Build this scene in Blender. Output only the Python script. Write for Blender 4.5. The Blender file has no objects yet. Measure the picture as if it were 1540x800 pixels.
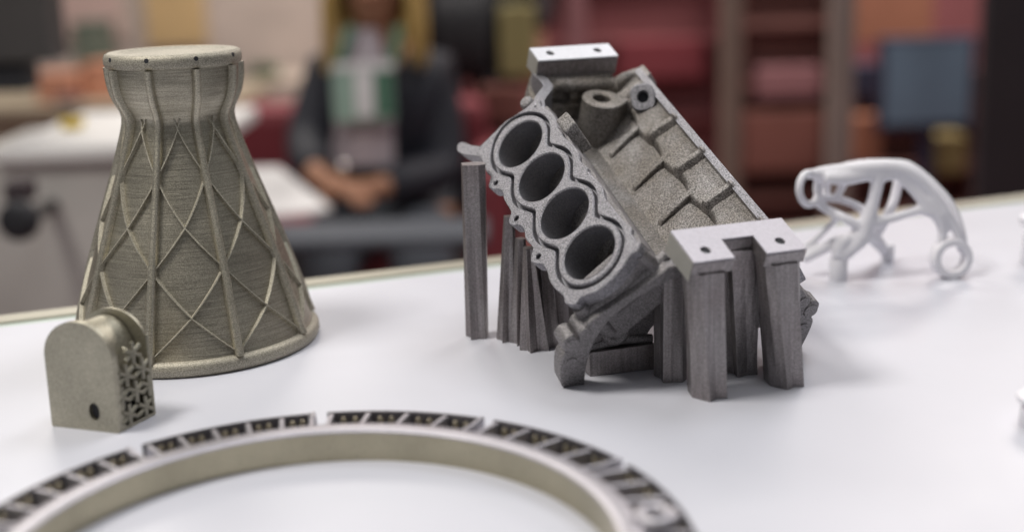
import bpy, bmesh, math, random
from mathutils import Vector, Matrix, noise
from mathutils.geometry import tessellate_polygon
random.seed(7)
PI = math.pi
S = 0.01                                   # everything below is written in centimetres
scene = bpy.context.scene
C = scene.collection

# ------------------------------------------------------------------ camera
CAM_H, PITCH, ROLL, FPX, CX, CY = 26.0, 0.2153, 0.0307, 1887.5, 753.8, 332.1
fw = Vector((0, math.cos(PITCH), -math.sin(PITCH)))
up0 = Vector((0, math.sin(PITCH), math.cos(PITCH)))
cr, sr = math.cos(ROLL), math.sin(ROLL)
c_right = Vector((1, 0, 0)) * cr - up0 * sr
c_up = Vector((1, 0, 0)) * sr + up0 * cr
cam_data = bpy.data.cameras.new('camera')
cam = bpy.data.objects.new('camera', cam_data)
C.objects.link(cam)
M = Matrix((c_right, c_up, -fw)).transposed().to_4x4()
M.translation = Vector((0, 0, CAM_H * S))
cam.matrix_world = M
cam_data.sensor_width = 36
cam_data.lens = FPX * 36 / 1540
cam_data.shift_x = (770 - CX) / 1540
cam_data.shift_y = (CY - 400) / 1540
cam_data.clip_start = 0.01
cam_data.clip_end = 60
cam_data.dof.use_dof = True
cam_data.dof.focus_distance = 0.79
cam_data.dof.aperture_fstop = 2.4
scene.camera = cam

def at(px, py, Y):
    """point of the place seen at pixel (px, py) of the photograph, Y cm away (real depth)"""
    D = fw + c_right * ((px - CX) / FPX) - c_up * ((py - CY) / FPX)
    return Vector((0, 0, CAM_H)) + D * (Y / D.y)

# ------------------------------------------------------------------ light (exhibition hall: ceiling lamps, pale ceiling bounce)
world = bpy.data.worlds.new('World')
scene.world = world
world.use_nodes = True
bg = world.node_tree.nodes['Background']
bg.inputs['Color'].default_value = (0.93, 0.95, 1.0, 1)
bg.inputs['Strength'].default_value = 0.13

def area_lamp(name, loc, target, size, power, color=(1, 1, 1), size_y=None):
    l = bpy.data.lights.new(name, 'AREA')
    l.energy = power
    l.color = color
    l.size = size
    if size_y:
        l.shape = 'RECTANGLE'
        l.size_y = size_y
    o = bpy.data.objects.new(name, l)
    C.objects.link(o)
    o.location = Vector(loc) * S
    d = (Vector(target) - Vector(loc))
    o.rotation_euler = d.to_track_quat('-Z', 'Y').to_euler()
    return o
area_lamp('ceiling_lamp', (-95, 50, 185), (0, 80, 8), 0.5, 31, (1.0, 0.96, 0.90))
area_lamp('ceiling_lamp', (70, 150, 200), (5, 80, 0), 0.8, 14, (0.96, 0.97, 1.0))
area_lamp('ceiling_lamp', (25, 30, 230), (5, 80, 0), 1.0, 10, (1.0, 0.98, 0.97))
area_lamp('ceiling_lamp', (-120, 420, 230), (-60, 420, -60), 1.6, 75, (1.0, 0.94, 0.87))
area_lamp('ceiling_lamp', (200, 430, 230), (180, 480, -40), 1.6, 105, (1.0, 0.92, 0.87))

scene.view_settings.view_transform = 'Standard'
scene.view_settings.look = 'None'
scene.view_settings.exposure = 0.0
scene.view_settings.gamma = 1.0
scene.view_settings.use_curve_mapping = False

# ------------------------------------------------------------------ materials
def new_mat(name):
    m = bpy.data.materials.new(name)
    m.use_nodes = True
    return m, m.node_tree.nodes, m.node_tree.links, m.node_tree.nodes['Principled BSDF']

def plain(name, col, rough=0.6, metal=0.0, var=0.08, scale=6.0, bump=0.0, bscale=300.0):
    m, N, L, b = new_mat(name)
    tc = N.new('ShaderNodeTexCoord')
    n = N.new('ShaderNodeTexNoise')
    n.inputs['Scale'].default_value = scale
    n.inputs['Detail'].default_value = 4
    L.new(tc.outputs['Object'], n.inputs['Vector'])
    r = N.new('ShaderNodeValToRGB')
    r.color_ramp.elements[0].position, r.color_ramp.elements[1].position = 0.3, 0.7
    r.color_ramp.elements[0].color = tuple(c * (1 - var) for c in col) + (1,)
    r.color_ramp.elements[1].color = tuple(min(1, c * (1 + var)) for c in col) + (1,)
    L.new(n.outputs['Fac'], r.inputs['Fac'])
    L.new(r.outputs['Color'], b.inputs['Base Color'])
    b.inputs['Roughness'].default_value = rough
    b.inputs['Metallic'].default_value = metal
    if bump:
        n2 = N.new('ShaderNodeTexNoise')
        n2.inputs['Scale'].default_value = bscale
        L.new(tc.outputs['Object'], n2.inputs['Vector'])
        bp = N.new('ShaderNodeBump')
        bp.inputs['Strength'].default_value = bump
        bp.inputs['Distance'].default_value = 0.001
        L.new(n2.outputs['Fac'], bp.inputs['Height'])
        L.new(bp.outputs['Normal'], b.inputs['Normal'])
    return m

def sintered(name, col, rough=0.5, metal=0.75, grain=900.0, bump=0.6, dist=0.0006, layers=0.0, layer_n=900.0, var=0.35, patch=0.12, axis='Z', streak=0.0, tint=None, sharp=0.19):
    """printed metal powder: sparkling grains, build layers, slow patches of tone"""
    m, N, L, b = new_mat(name)
    tc = N.new('ShaderNodeTexCoord')
    def noise_tex(scale, detail=3.0, rgh=0.6):
        n = N.new('ShaderNodeTexNoise')
        n.inputs['Scale'].default_value = scale
        n.inputs['Detail'].default_value = detail
        n.inputs['Roughness'].default_value = rgh
        L.new(tc.outputs['Object'], n.inputs['Vector'])
        return n
    g = noise_tex(grain, 2.0, 0.7)
    big = noise_tex(22.0, 3.0)
    r1 = N.new('ShaderNodeValToRGB')
    r1.color_ramp.elements[0].position, r1.color_ramp.elements[1].position = 0.51 - sharp, 0.51 + sharp
    lo, hi = 1 - var, 1 + var
    r1.color_ramp.elements[0].color = (lo * col[0], lo * col[1], lo * col[2], 1)
    r1.color_ramp.elements[1].color = (min(1, hi * col[0]), min(1, hi * col[1]), min(1, hi * col[2]), 1)
    L.new(g.outputs['Fac'], r1.inputs['Fac'])
    r2 = N.new('ShaderNodeValToRGB')
    r2.color_ramp.elements[0].position, r2.color_ramp.elements[1].position = 0.35, 0.65
    t = tint or (1, 1, 1)
    r2.color_ramp.elements[0].color = tuple((1 - patch) * t[i] for i in range(3)) + (1,)
    r2.color_ramp.elements[1].color = (1, 1, 1, 1)
    L.new(big.outputs['Fac'], r2.inputs['Fac'])
    mx = N.new('ShaderNodeMix')
    mx.data_type = 'RGBA'
    mx.blend_type = 'MULTIPLY'
    mx.inputs['Factor'].default_value = 1.0
    L.new(r1.outputs['Color'], mx.inputs['A'])
    L.new(r2.outputs['Color'], mx.inputs['B'])
    colour = mx.outputs['Result']
    height = g.outputs['Fac']
    if layers or streak:
        mp = N.new('ShaderNodeMapping')
        L.new(tc.outputs['Object'], mp.inputs['Vector'])
        sc = {'Z': (35.0, 35.0, layer_n), 'V': (layer_n, layer_n, 14.0)}[axis]
        mp.inputs['Scale'].default_value = sc
        ly = N.new('ShaderNodeTexNoise')
        ly.inputs['Scale'].default_value = 1.0
        ly.inputs['Detail'].default_value = 3.0
        L.new(mp.outputs['Vector'], ly.inputs['Vector'])
        ad = N.new('ShaderNodeMath')
        ad.operation = 'MULTIPLY_ADD'
        ad.inputs[1].default_value = layers
        L.new(ly.outputs['Fac'], ad.inputs[0])
        L.new(g.outputs['Fac'], ad.inputs[2])
        height = ad.outputs['Value']
        if streak:
            r3 = N.new('ShaderNodeValToRGB')
            r3.color_ramp.elements[0].position, r3.color_ramp.elements[1].position = 0.32, 0.68
            r3.color_ramp.elements[0].color = (1 - streak,) * 3 + (1,)
            r3.color_ramp.elements[1].color = (1, 1, 1, 1)
            L.new(ly.outputs['Fac'], r3.inputs['Fac'])
            m2 = N.new('ShaderNodeMix')
            m2.data_type = 'RGBA'
            m2.blend_type = 'MULTIPLY'
            m2.inputs['Factor'].default_value = 1.0
            L.new(colour, m2.inputs['A'])
            L.new(r3.outputs['Color'], m2.inputs['B'])
            colour = m2.outputs['Result']
    L.new(colour, b.inputs['Base Color'])
    rr = N.new('ShaderNodeMapRange')
    rr.inputs['To Min'].default_value = rough - 0.12
    rr.inputs['To Max'].default_value = rough + 0.15
    L.new(g.outputs['Fac'], rr.inputs['Value'])
    L.new(rr.outputs['Result'], b.inputs['Roughness'])
    b.inputs['Metallic'].default_value = metal
    bp = N.new('ShaderNodeBump')
    bp.inputs['Strength'].default_value = bump
    bp.inputs['Distance'].default_value = dist
    L.new(height, bp.inputs['Height'])
    L.new(bp.outputs['Normal'], b.inputs['Normal'])
    return m

MAT = {
    'table': plain('table_white', (0.592, 0.598, 0.655), 0.38, 0, 0.02, 9.0),
    'trim': plain('edge_trim', (0.46, 0.44, 0.36), 0.35, 0.3, 0.06),
    'glassedge': plain('glass_edge', (0.50, 0.58, 0.52), 0.25, 0, 0.12, 9.0),
    'nozzle': sintered('nozzle_metal', (0.52, 0.48, 0.385), 0.40, 0.80, 1300, 0.35, 0.0004, 1.5, 900, 0.22, 0.22, 'Z', 0.32, None, 0.14),
    'nozzle_strip': sintered('nozzle_strip_metal', (0.46, 0.43, 0.35), 0.58, 0.55, 1200, 0.4, 0.0004, 0, 1500, 0.3, 0.1, 'Z', 0, None, 0.12),
    'nozzle_rib': sintered('nozzle_rib_metal', (0.55, 0.51, 0.41), 0.40, 0.8, 1300, 0.5, 0.0005, 0.5, 900, 0.28, 0.18, 'Z', 0.12, None, 0.13),
    'rim': sintered('nozzle_rim_metal', (0.42, 0.39, 0.32), 0.58, 0.6, 1200, 0.5, 0.0005, 0, 900, 0.34, 0.15, 'Z', 0, None, 0.13),
    'block': sintered('block_cast', (0.30, 0.285, 0.29), 0.50, 0.72, 1200, 0.8, 0.0007, 0, 900, 0.45, 0.18, 'Z', 0, None, 0.14),
    'deck': sintered('block_deck', (0.33, 0.322, 0.345), 0.46, 0.75, 1250, 0.9, 0.0008, 0, 900, 0.55, 0.10, 'Z', 0, None, 0.12),
    'bore': sintered('bore_wall', (0.30, 0.297, 0.32), 0.5, 0.7, 1000, 0.4, 0.0005, 0.6, 1300, 0.3, 0.1),
    'valley': sintered('valley_cast', (0.36, 0.343, 0.335), 0.44, 0.74, 1150, 1.0, 0.0009, 0, 900, 0.58, 0.25, 'Z', 0, (0.95, 0.9, 0.82), 0.11),
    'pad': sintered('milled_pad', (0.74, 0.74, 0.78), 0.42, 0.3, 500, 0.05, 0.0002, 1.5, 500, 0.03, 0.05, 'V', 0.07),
    'pad_darker': sintered('milled_pad_darker', (0.47, 0.445, 0.485), 0.46, 0.3, 500, 0.05, 0.0002, 1.5, 500, 0.04, 0.06, 'V', 0.10),  # front pad: darker base colour than the rear pad
    'flank': plain('pale_flank', (0.44, 0.43, 0.39), 0.5, 0.5, 0.06, 40.0, 0.1, 600),
    'column': sintered('support_column', (0.375, 0.35, 0.352), 0.42, 0.78, 1100, 0.35, 0.0004, 1.6, 520, 0.24, 0.16, 'V', 0.30, (0.97, 0.93, 0.93), 0.13),
    'cube': sintered('cube_metal', (0.49, 0.46, 0.365), 0.40, 0.85, 1000, 0.5, 0.0005, 0, 900, 0.26, 0.20),
    'cube_lat': sintered('cube_lattice', (0.36, 0.34, 0.275), 0.5, 0.85, 900, 0.35, 0.0005, 0, 900, 0.2, 0.1),
    'ring': sintered('ring_metal', (0.46, 0.42, 0.31), 0.30, 0.92, 700, 0.15, 0.0003, 0, 900, 0.08, 0.16),
    'ring_lip': sintered('ring_lip_metal', (0.52, 0.50, 0.535), 0.42, 0.8, 700, 0.2, 0.0003, 0, 900, 0.10, 0.10),
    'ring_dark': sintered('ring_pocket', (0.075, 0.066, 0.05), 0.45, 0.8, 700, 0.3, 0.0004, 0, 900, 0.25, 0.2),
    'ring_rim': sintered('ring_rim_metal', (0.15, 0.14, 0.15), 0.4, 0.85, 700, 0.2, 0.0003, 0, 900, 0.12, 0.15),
    'ring_nub': sintered('ring_nub_metal', (0.52, 0.46, 0.34), 0.35, 0.85, 700, 0.2, 0.0003, 0, 900, 0.12, 0.15),
    'white': plain('white_print', (0.78, 0.77, 0.81), 0.55, 0, 0.04, 30, 0.5, 900),
    'dark': plain('hole_dark', (0.03, 0.03, 0.035), 0.7),  # near-black that puts the shade of holes and cells into colour
}

def worn_table():
    m = MAT['table']
    N, L_ = m.node_tree.nodes, m.node_tree.links
    b = N['Principled BSDF']
    tc = N.new('ShaderNodeTexCoord')
    n = N.new('ShaderNodeTexNoise')
    n.inputs['Scale'].default_value = 14
    n.inputs['Detail'].default_value = 8
    n.inputs['Roughness'].default_value = 0.7
    L_.new(tc.outputs['Object'], n.inputs['Vector'])
    mr = N.new('ShaderNodeMapRange')
    mr.inputs['From Min'].default_value, mr.inputs['From Max'].default_value = 0.35, 0.65
    mr.inputs['To Min'].default_value, mr.inputs['To Max'].default_value = 0.35, 0.41
    L_.new(n.outputs['Fac'], mr.inputs['Value'])
    L_.new(mr.outputs['Result'], b.inputs['Roughness'])
worn_table()

# ------------------------------------------------------------------ mesh helpers
def sub(a, b): return Vector(a) - Vector(b)

class MB:
    """collects geometry (cm) through an optional point transform; build() links ONE mesh object"""
    def __init__(self, tf=None):
        self.v, self.f, self.tf = [], [], tf or (lambda p: Vector(p))
    def add(self, vs, fs):
        k = len(self.v)
        self.v += [self.tf(p) for p in vs]
        self.f += [tuple(i + k for i in f) for f in fs]
        return self
    def box(self, lo, hi):
        (a, b, c), (x, y, z) = lo, hi
        return self.add([(a, b, c), (x, b, c), (x, y, c), (a, y, c), (a, b, z), (x, b, z), (x, y, z), (a, y, z)],
                        [(0, 3, 2, 1), (4, 5, 6, 7), (0, 1, 5, 4), (1, 2, 6, 5), (2, 3, 7, 6), (3, 0, 4, 7)])
    def hexa(self, bot, top):
        n = len(bot)
        return self.add(list(bot) + list(top), [tuple(range(n))[::-1], tuple(range(n, 2 * n))] +
                        [(i, (i + 1) % n, n + (i + 1) % n, n + i) for i in range(n)])
    def loft(self, rings, caps=True, closed=True):
        n = len(rings[0])
        vs = [p for r in rings for p in r]
        fs = []
        for j in range(len(rings) - 1):
            for i in range(n if closed else n - 1):
                a, b = j * n + i, j * n + (i + 1) % n
                fs.append((a, b, b + n, a + n))
        if caps:
            fs.append(tuple(range(n))[::-1])
            fs.append(tuple(range((len(rings) - 1) * n, len(rings) * n)))
        return self.add(vs, fs)
    def tube(self, pts, rad, n=10, closed=False, squash=1.0, upv=None):
        pts = [Vector(p) for p in pts]
        m = len(pts)
        rad = rad if isinstance(rad, (list, tuple)) else [rad] * m
        rings = []
        prev = None
        for i, p in enumerate(pts):
            if closed:
                t = pts[(i + 1) % m] - pts[i - 1]
            else:
                t = pts[min(i + 1, m - 1)] - pts[max(i - 1, 0)]
            t.normalize()
            ref = Vector(upv) if upv else (prev if prev else (Vector((0, 0, 1)) if abs(t.z) < 0.9 else Vector((1, 0, 0))))
            a = (ref - t * ref.dot(t)).normalized()
            prev = a
            b = t.cross(a)
            rings.append([p + (a * math.cos(k * 2 * PI / n) * squash + b * math.sin(k * 2 * PI / n)) * rad[i] for k in range(n)])
        if closed:
            rings.append(rings[0])
        return self.loft(rings, caps=not closed)
    def lathe(self, prof, n=64, axis=(0, 0, 0), a0=0.0, a1=2 * PI, closed_prof=False):
        full = abs(a1 - a0 - 2 * PI) < 1e-6
        cnt = n if full else n + 1
        vs, fs = [], []
        for k in range(cnt):
            t = a0 + (a1 - a0) * k / n
            for r, z in prof:
                vs.append((axis[0] + r * math.cos(t), axis[1] + r * math.sin(t), axis[2] + z))
        m = len(prof)
        for k in range(n):
            k2 = (k + 1) % cnt
            for j in range(m if closed_prof else m - 1):
                j2 = (j + 1) % m
                fs.append((k * m + j, k2 * m + j, k2 * m + j2, k * m + j2))
        if closed_prof and not full:
            fs.append(tuple(range(m)))
            fs.append(tuple(range((cnt - 1) * m, cnt * m))[::-1])
        return self.add(vs, fs)
    def plate(self, loops, h0, h1, ch=0.0, ax=lambda x, y, h: (x, y, h), bottom=True):
        """flat plate with holes; loops[0] outline ccw, the rest holes; top edge chamfered by ch"""
        def area(l): return sum(l[i - 1][0] * l[i][1] - l[i][0] * l[i - 1][1] for i in range(len(l))) / 2
        L2 = []
        for i, l in enumerate(loops):
            a = area(l)
            if (i == 0 and a < 0) or (i > 0 and a > 0):
                l = l[::-1]
            L2.append(l)
        def inset(l, d):
            out = []
            n = len(l)
            for i in range(n):
                p, q, r = Vector(l[i - 1]), Vector(l[i]), Vector(l[(i + 1) % n])
                t = (r - p)
                t = t.normalized() if t.length > 1e-9 else Vector((1, 0))
                out.append((q.x - t.y * d, q.y + t.x * d))
            return out
        tops = [inset(l, ch) if ch else l for l in L2]
        tris = tessellate_polygon([[Vector((p[0], p[1], 0)) for p in l] for l in tops])
        flat = [p for l in tops for p in l]
        vs = [ax(p[0], p[1], h1) for p in flat]
        self.add(vs, [tuple(t) for t in tris])
        if bottom:
            fb = [p for l in L2 for p in l]
            self.add([ax(p[0], p[1], h0) for p in fb], [tuple(t)[::-1] for t in tris])
        for l, tp in zip(L2, tops):
            n = len(l)
            if ch:
                self.loft([[ax(p[0], p[1], h0) for p in l], [ax(p[0], p[1], h1 - ch) for p in l], [ax(p[0], p[1], h1) for p in tp]], caps=False)
            else:
                self.loft([[ax(p[0], p[1], h0) for p in l], [ax(p[0], p[1], h1) for p in l]], caps=False)
        return self
    def mesh(self, name, origin=(0, 0, 0)):
        o = Vector(origin)
        me = bpy.data.meshes.new(name)
        me.from_pydata([tuple((p - o) * S) for p in self.v], [], self.f)
        bm = bmesh.new()
        bm.from_mesh(me)
        bmesh.ops.remove_doubles(bm, verts=bm.verts, dist=1e-6)
        bmesh.ops.recalc_face_normals(bm, faces=bm.faces)
        bm.to_mesh(me)
        bm.free()
        return me
    def build(self, name, mat, parent=None, smooth=None, bevel=0.0, origin=None, remesh=0.0, relax=0):
        if origin is None:
            origin = parent_origin(parent)
        me = self.mesh(name, origin)
        me.materials.append(MAT[mat] if isinstance(mat, str) else mat)
        o = bpy.data.objects.new(name, me)
        C.objects.link(o)
        if parent:
            o.parent = parent
        else:
            o.location = Vector(origin) * S
        if remesh:
            md = o.modifiers.new('r', 'REMESH')
            md.mode = 'VOXEL'
            md.voxel_size = remesh * S
            if relax:
                sm = o.modifiers.new('s', 'SMOOTH')
                sm.iterations = relax
                sm.factor = 0.5
            bake(o)
            for p in o.data.polygons:
                p.use_smooth = True
        if bevel:
            md = o.modifiers.new('b', 'BEVEL')
            md.width = bevel * S
            md.segments = 2
            md.limit_method = 'ANGLE'
            md.angle_limit = math.radians(35)
        if smooth is not None:
            for p in o.data.polygons:
                p.use_smooth = True
            o.data.set_sharp_from_angle(angle=math.radians(smooth))
        return o

def bake(o):
    dg = bpy.context.evaluated_depsgraph_get()
    dg.update()
    me = bpy.data.meshes.new_from_object(o.evaluated_get(dg))
    mats = [m for m in o.data.materials]
    old = o.data
    o.modifiers.clear()
    o.data = me
    if not me.materials:
        for m in mats:
            me.materials.append(m)
    bpy.data.meshes.remove(old)

ORG = {}
def parent_origin(p):
    t = Vector((0, 0, 0))
    while p:
        t = t + Vector(ORG.get(p.name, (0, 0, 0)))
        p = p.parent
    return t

def tag(o, label, cat, group=None, kind=None):
    if label: o['label'] = label
    if cat: o['category'] = cat
    if group: o['group'] = group
    if kind: o['kind'] = kind
    return o

def thing(name, loc, label, cat, group=None):
    o = bpy.data.objects.new(name, None)
    o.empty_display_size = 0.02
    C.objects.link(o)
    o.location = Vector(loc) * S
    ORG[o.name] = tuple(loc)
    return tag(o, label, cat, group)

def catmull(pts, n=4, closed=True):
    out = []
    m = len(pts)
    for i in range(m if closed else m - 1):
        g = lambda k: Vector(pts[k % m] if closed else pts[max(0, min(m - 1, k))])
        p0, p1, p2, p3 = g(i - 1), g(i), g(i + 1), g(i + 2)
        for k in range(n):
            t = k / n
            out.append(0.5 * ((2 * p1) + (p2 - p0) * t + (2 * p0 - 5 * p1 + 4 * p2 - p3) * t * t + (3 * p1 - p0 - 3 * p2 + p3) * t ** 3))
    if not closed:
        out.append(Vector(pts[-1]))
    return [tuple(p) for p in out]

def circle(c, r, n=24, ry=None):
    return [(c[0] + r * math.cos(2 * PI * k / n), c[1] + (ry or r) * math.sin(2 * PI * k / n)) for k in range(n)]

# ================================================================== display table
te0, te1 = Vector((-36.74, 87.91)), Vector((51.09, 119.8))
ed = (te1 - te0).normalized()
en = Vector((-ed.y, ed.x))
def tb(a, b, z): q = te0 + ed * a + en * b; return (q.x, q.y, z)
def tbox(a0, a1, b0, b1, z0, z1):
    m = MB()
    m.hexa([tb(a0, b0, z0), tb(a1, b0, z0), tb(a1, b1, z0), tb(a0, b1, z0)], [tb(a0, b0, z1), tb(a1, b0, z1), tb(a1, b1, z1), tb(a0, b1, z1)])
    return m
A0, A1 = -60, 190
tab = thing('display_table', tb(60, -45, -90), 'long white display table carrying all the printed metal parts', 'table')
tbox(A0, A1, -110, 0, -2.0, 0).build('tabletop', 'table', tab, bevel=0.05)
tbox(A0, A1, 0.02, 0.9, -1.2, -0.05).build('glass_strip', 'glassedge', tab, bevel=0.05)
tbox(A0, A1, 0.95, 3.0, -2.5, 0.12).build('edge_trim', 'trim', tab, bevel=0.12)
tbox(A0 + 4, A1 - 4, -105, -4, -90, -2.0).build('cabinet_base', 'table', tab)

# ================================================================== rocket nozzle
NZ = (-21.35, 83.54, 0)
noz = thing('rocket_nozzle', NZ, 'tall bell shaped grey bronze nozzle with criss-cross ribs at the left', 'nozzle')
wallp = [(8.0, 0.95), (7.72, 1.7), (7.42, 2.9), (7.08, 4.0), (6.46, 6.0), (5.76, 8.0), (5.04, 10.0), (4.32, 12.0), (3.66, 14.0), (3.36, 15.0), (3.27, 15.5), (3.38, 16.0), (3.66, 16.5), (3.90, 17.0), (4.03, 17.5), (4.12, 18.0), (4.18, 19.0)]
def wr(z):
    for (r0, z0), (r1, z1) in zip(wallp, wallp[1:]):
        if z <= z1:
            return r0 + (r1 - r0) * (z - z0) / (z1 - z0)
    return wallp[-1][0]
prof = catmull([(r, z) for r, z in wallp], 4, closed=False)
inner = [(r - 0.3, z) for r, z in prof[::-1]]
def nang(deg): return math.radians(deg - 90)          # 0 deg faces the front, positive to the right
MB().lathe(prof + inner, 144, NZ, closed_prof=True).build('wall_shell', 'nozzle', noz, smooth=40)
fl = [(7.2, 0.0), (8.15, 0.0), (8.36, 0.12), (8.45, 0.4), (8.42, 0.72), (8.28, 0.92), (8.05, 1.02), (7.2, 1.02)]
MB().lathe(fl, 144, NZ, closed_prof=True).build('base_flange', 'rim', noz, smooth=50)
rm = [(0.0, 19.0), (4.2, 18.96), (4.38, 19.05), (4.46, 19.25), (4.46, 19.6), (4.36, 19.84), (4.16, 19.93), (3.4, 19.95), (3.3, 19.86), (0.0, 19.84)]
rim = MB().lathe(rm, 144, NZ).build('top_rim', 'rim', noz, smooth=50)
for k in range(9):
    a = nang(-7.5 + 40 * k)
    ca, sa = math.cos(a), math.sin(a)
    # dark plug on the rim above each rib, painting a bolt hole's shade
    m = MB()
    pc = Vector((NZ[0] + 4.33 * ca, NZ[1] + 4.33 * sa, 19.62))
    m.tube([pc, pc + Vector((ca, sa, 0)) * 0.135], 0.15, 12)
    m.build('hole_shade', 'dark', rim)
    # vertical rib
    rings = []
    for i in range(49):
        z = 1.0 + (18.95 - 1.0) * i / 48
        r = wr(z)
        hw = 0.27 - 0.05 * (z / 19)
        t = Vector((-sa, ca, 0))
        c = Vector((NZ[0], NZ[1], z))
        prf = [(-hw - 0.03, -0.08), (-hw, 0.30), (-hw * 0.7, 0.43), (0, 0.48), (hw * 0.7, 0.43), (hw, 0.30), (hw + 0.03, -0.08)]
        rings.append([c + Vector((ca, sa, 0)) * (r + d) + t * w for w, d in prf])
    MB().loft(rings, caps=True).build('rib', 'nozzle_rib', noz, smooth=60)
hz = [(15.75, 0.2), (15.1, 0.0), (12.15, 1.0), (9.05, 2.0), (6.45, 3.0), (3.6, 4.0), (1.15, 5.0)]
def helix_at(z, s):
    for (z0, k0), (z1, k1) in zip(hz, hz[1:]):
        if z >= z1:
            t = (z0 - z) / (z0 - z1)
            if k0 == 0.2:
                return -3.2 + 3.2 * t
            return 20 * (k0 + (k1 - k0) * t)
    return 100
for k in range(9):
    for s in (-1, 1):
        rings = []
        for i in range(65):
            z = 15.75 - (15.75 - 1.0) * i / 64
            a = nang(12.5 + 40 * k + s * helix_at(z, s))
            ca, sa = math.cos(a), math.sin(a)
            c = Vector((NZ[0], NZ[1], z)); rd = Vector((ca, sa, 0)); t = Vector((-sa, ca, 0))
            r = wr(z)
            hgt = 0.25 * min(1, i / 5 + 0.2)
            prf = [(-0.08, -0.08), (-0.045, hgt), (0.045, hgt), (0.08, -0.08)]
            rings.append([c + rd * (r + d) + t * w for w, d in prf])
        MB().loft(rings).build('lattice_strip', 'nozzle_strip', noz, smooth=30)

# ================================================================== engine block (local axes u along the cylinder row, v across, w up)
BU, BV, BW = Vector((0.30807, -0.85945, -0.40797)), Vector((0.94135, 0.33743, 0.0)), Vector((0.13766, -0.38404, 0.91300))
BO = Vector((1.37987, 82.38457, 13.1554))
VA, BP, BR, VC = 0.8039, 4.0476, 1.7841, 6.44
cA, sA_ = math.cos(VA), math.sin(VA)
def L(u, v, w): return BO + BU * u + BV * v + BW * w
def T3(p): return L(p[0], p[1], p[2])
def TA(p):      # bank A: (along row, across deck towards valley, out of deck)
    a, s, h = p
    return L(a, s * cA - h * sA_, s * sA_ + h * cA)
def TBk(p):     # bank B, mirrored about the middle of the V
    a, s, h = p
    ds = s - 2.75
    s, h = 2.75 + ds * 0.9928 - h * 0.1197, ds * 0.1197 + h * 0.9928
    return L(a, 2 * VC - (s * cA - h * sA_), s * sA_ + h * cA)
blk = thing('engine_block', (8.5, 77.5, 0), 'grey printed metal engine block with four open cylinders on support columns', 'engine block')

deck_pts = [(-2.30, 2.75), (-2.0, 2.72), (-1.64, 2.62), (-0.85, 2.80), (0.29, 2.95), (1.35, 2.73), (2.01, 2.76), (2.53, 2.68), (3.45, 2.83), (4.72, 2.88), (5.36, 2.64), (6.26, 2.81), (6.65, 2.69), (7.96, 2.85), (8.8, 2.82), (9.43, 2.61), (10.1, 2.64), (10.75, 2.65), (12.11, 2.75), (12.84, 2.91), (13.23, 2.70), (13.77, 2.68), (14.34, 2.78), (14.65, 2.39), (14.52, 2.01), (14.78, 1.43), (15.05, 0.38), (14.98, -0.83), (14.5, -1.83), (14.63, -2.23), (14.48, -2.52), (14.02, -2.82), (13.48, -2.71), (12.6, -2.91), (11.72, -2.97), (10.99, -2.80), (10.2, -2.85), (9.8, -3.22), (9.35, -3.36), (8.95, -3.16), (8.5, -2.82), (7.5, -2.95), (6.7, -2.72), (6.1, -2.85), (5.7, -3.24), (5.2, -3.36), (4.85, -3.10), (4.51, -2.86), (3.24, -2.86), (2.5, -2.70), (2.0, -2.85), (1.6, -3.2), (1.15, -3.34), (0.75, -3.08), (0.45, -2.86), (-0.14, -2.96), (-0.89, -2.84), (-1.8, -2.80), (-2.71, -2.60), (-2.79, -2.10), (-2.85, -0.95), (-2.92, 0.01), (-2.65, 1.0), (-2.45, 1.82), (-2.45, 2.5)]
outline = catmull(deck_pts, 3)
def groove(off):
    R = 2.33 + off
    def side(a):
        q = abs(math.cos(PI * a / BP))
        return 1.62 + off + 0.71 * (math.sqrt(q * q + 0.035) - 0.187) / (math.sqrt(1.035) - 0.187)
    pts = []
    n = 72
    for i in range(n + 1):
        a = 3 * BP * i / n
        pts.append((a, -side(a)))
    for i in range(1, 24):
        t = -PI / 2 + PI * i / 24
        pts.append((3 * BP + R * math.cos(t), R * math.sin(t)))
    for i in range(n + 1):
        a = 3 * BP * (1 - i / n)
        pts.append((a, side(a)))
    for i in range(1, 24):
        t = PI / 2 + PI * i / 24
        e = 1.0 + 0.12 * max(0, -math.cos(t))
        pts.append((R * e * math.cos(t), R * math.sin(t)))
    return pts
ear_holes = [(1.35, -2.78), (5.42, -2.80), (9.46, -2.81)]
gO, gI = groove(0.125), groove(-0.125)
m = MB(TA)
m.plate([outline, gO] + [circle(h, 0.19, 14) for h in ear_holes], -0.9, 0.0, 0.05)
m.build('deck_plate', 'deck', blk, smooth=28)
m = MB(TA)
m.plate([gI] + [circle((i * BP, 0), BR, 64) for i in range(4)], -0.9, 0.03, 0.09)
m.build('cylinder_collar', 'deck', blk, smooth=28)
m = MB(TA)
m.plate([groove(0.2), groove(-0.2)], -1.1, -0.62)
m.build('groove_floor', 'bore', blk, smooth=30)
for i in range(4):
    m = MB(TA)
    n = 64
    m.loft([[(i * BP + r * math.cos(2 * PI * k / n), r * math.sin(2 * PI * k / n), h) for k in range(n)] for h, r in ((-0.03, BR - 0.015), (-5.0, BR - 0.015))], caps=False)
    m.add([(i * BP + (BR - .015) * math.cos(2 * PI * k / n), (BR - .015) * math.sin(2 * PI * k / n), -5.0) for k in range(n)], [tuple(range(n))])
    o = m.build('cylinder_bore', 'bore', blk, smooth=40)
    o.data.flip_normals()
for h in ear_holes:
    m = MB(TA)
    m.tube([(h[0], h[1], -0.25), (h[0], h[1], -0.8)], 0.2, 12)
    m.build('hole_shade', 'dark', blk)  # dark plug, shade of the ear hole as colour

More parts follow.
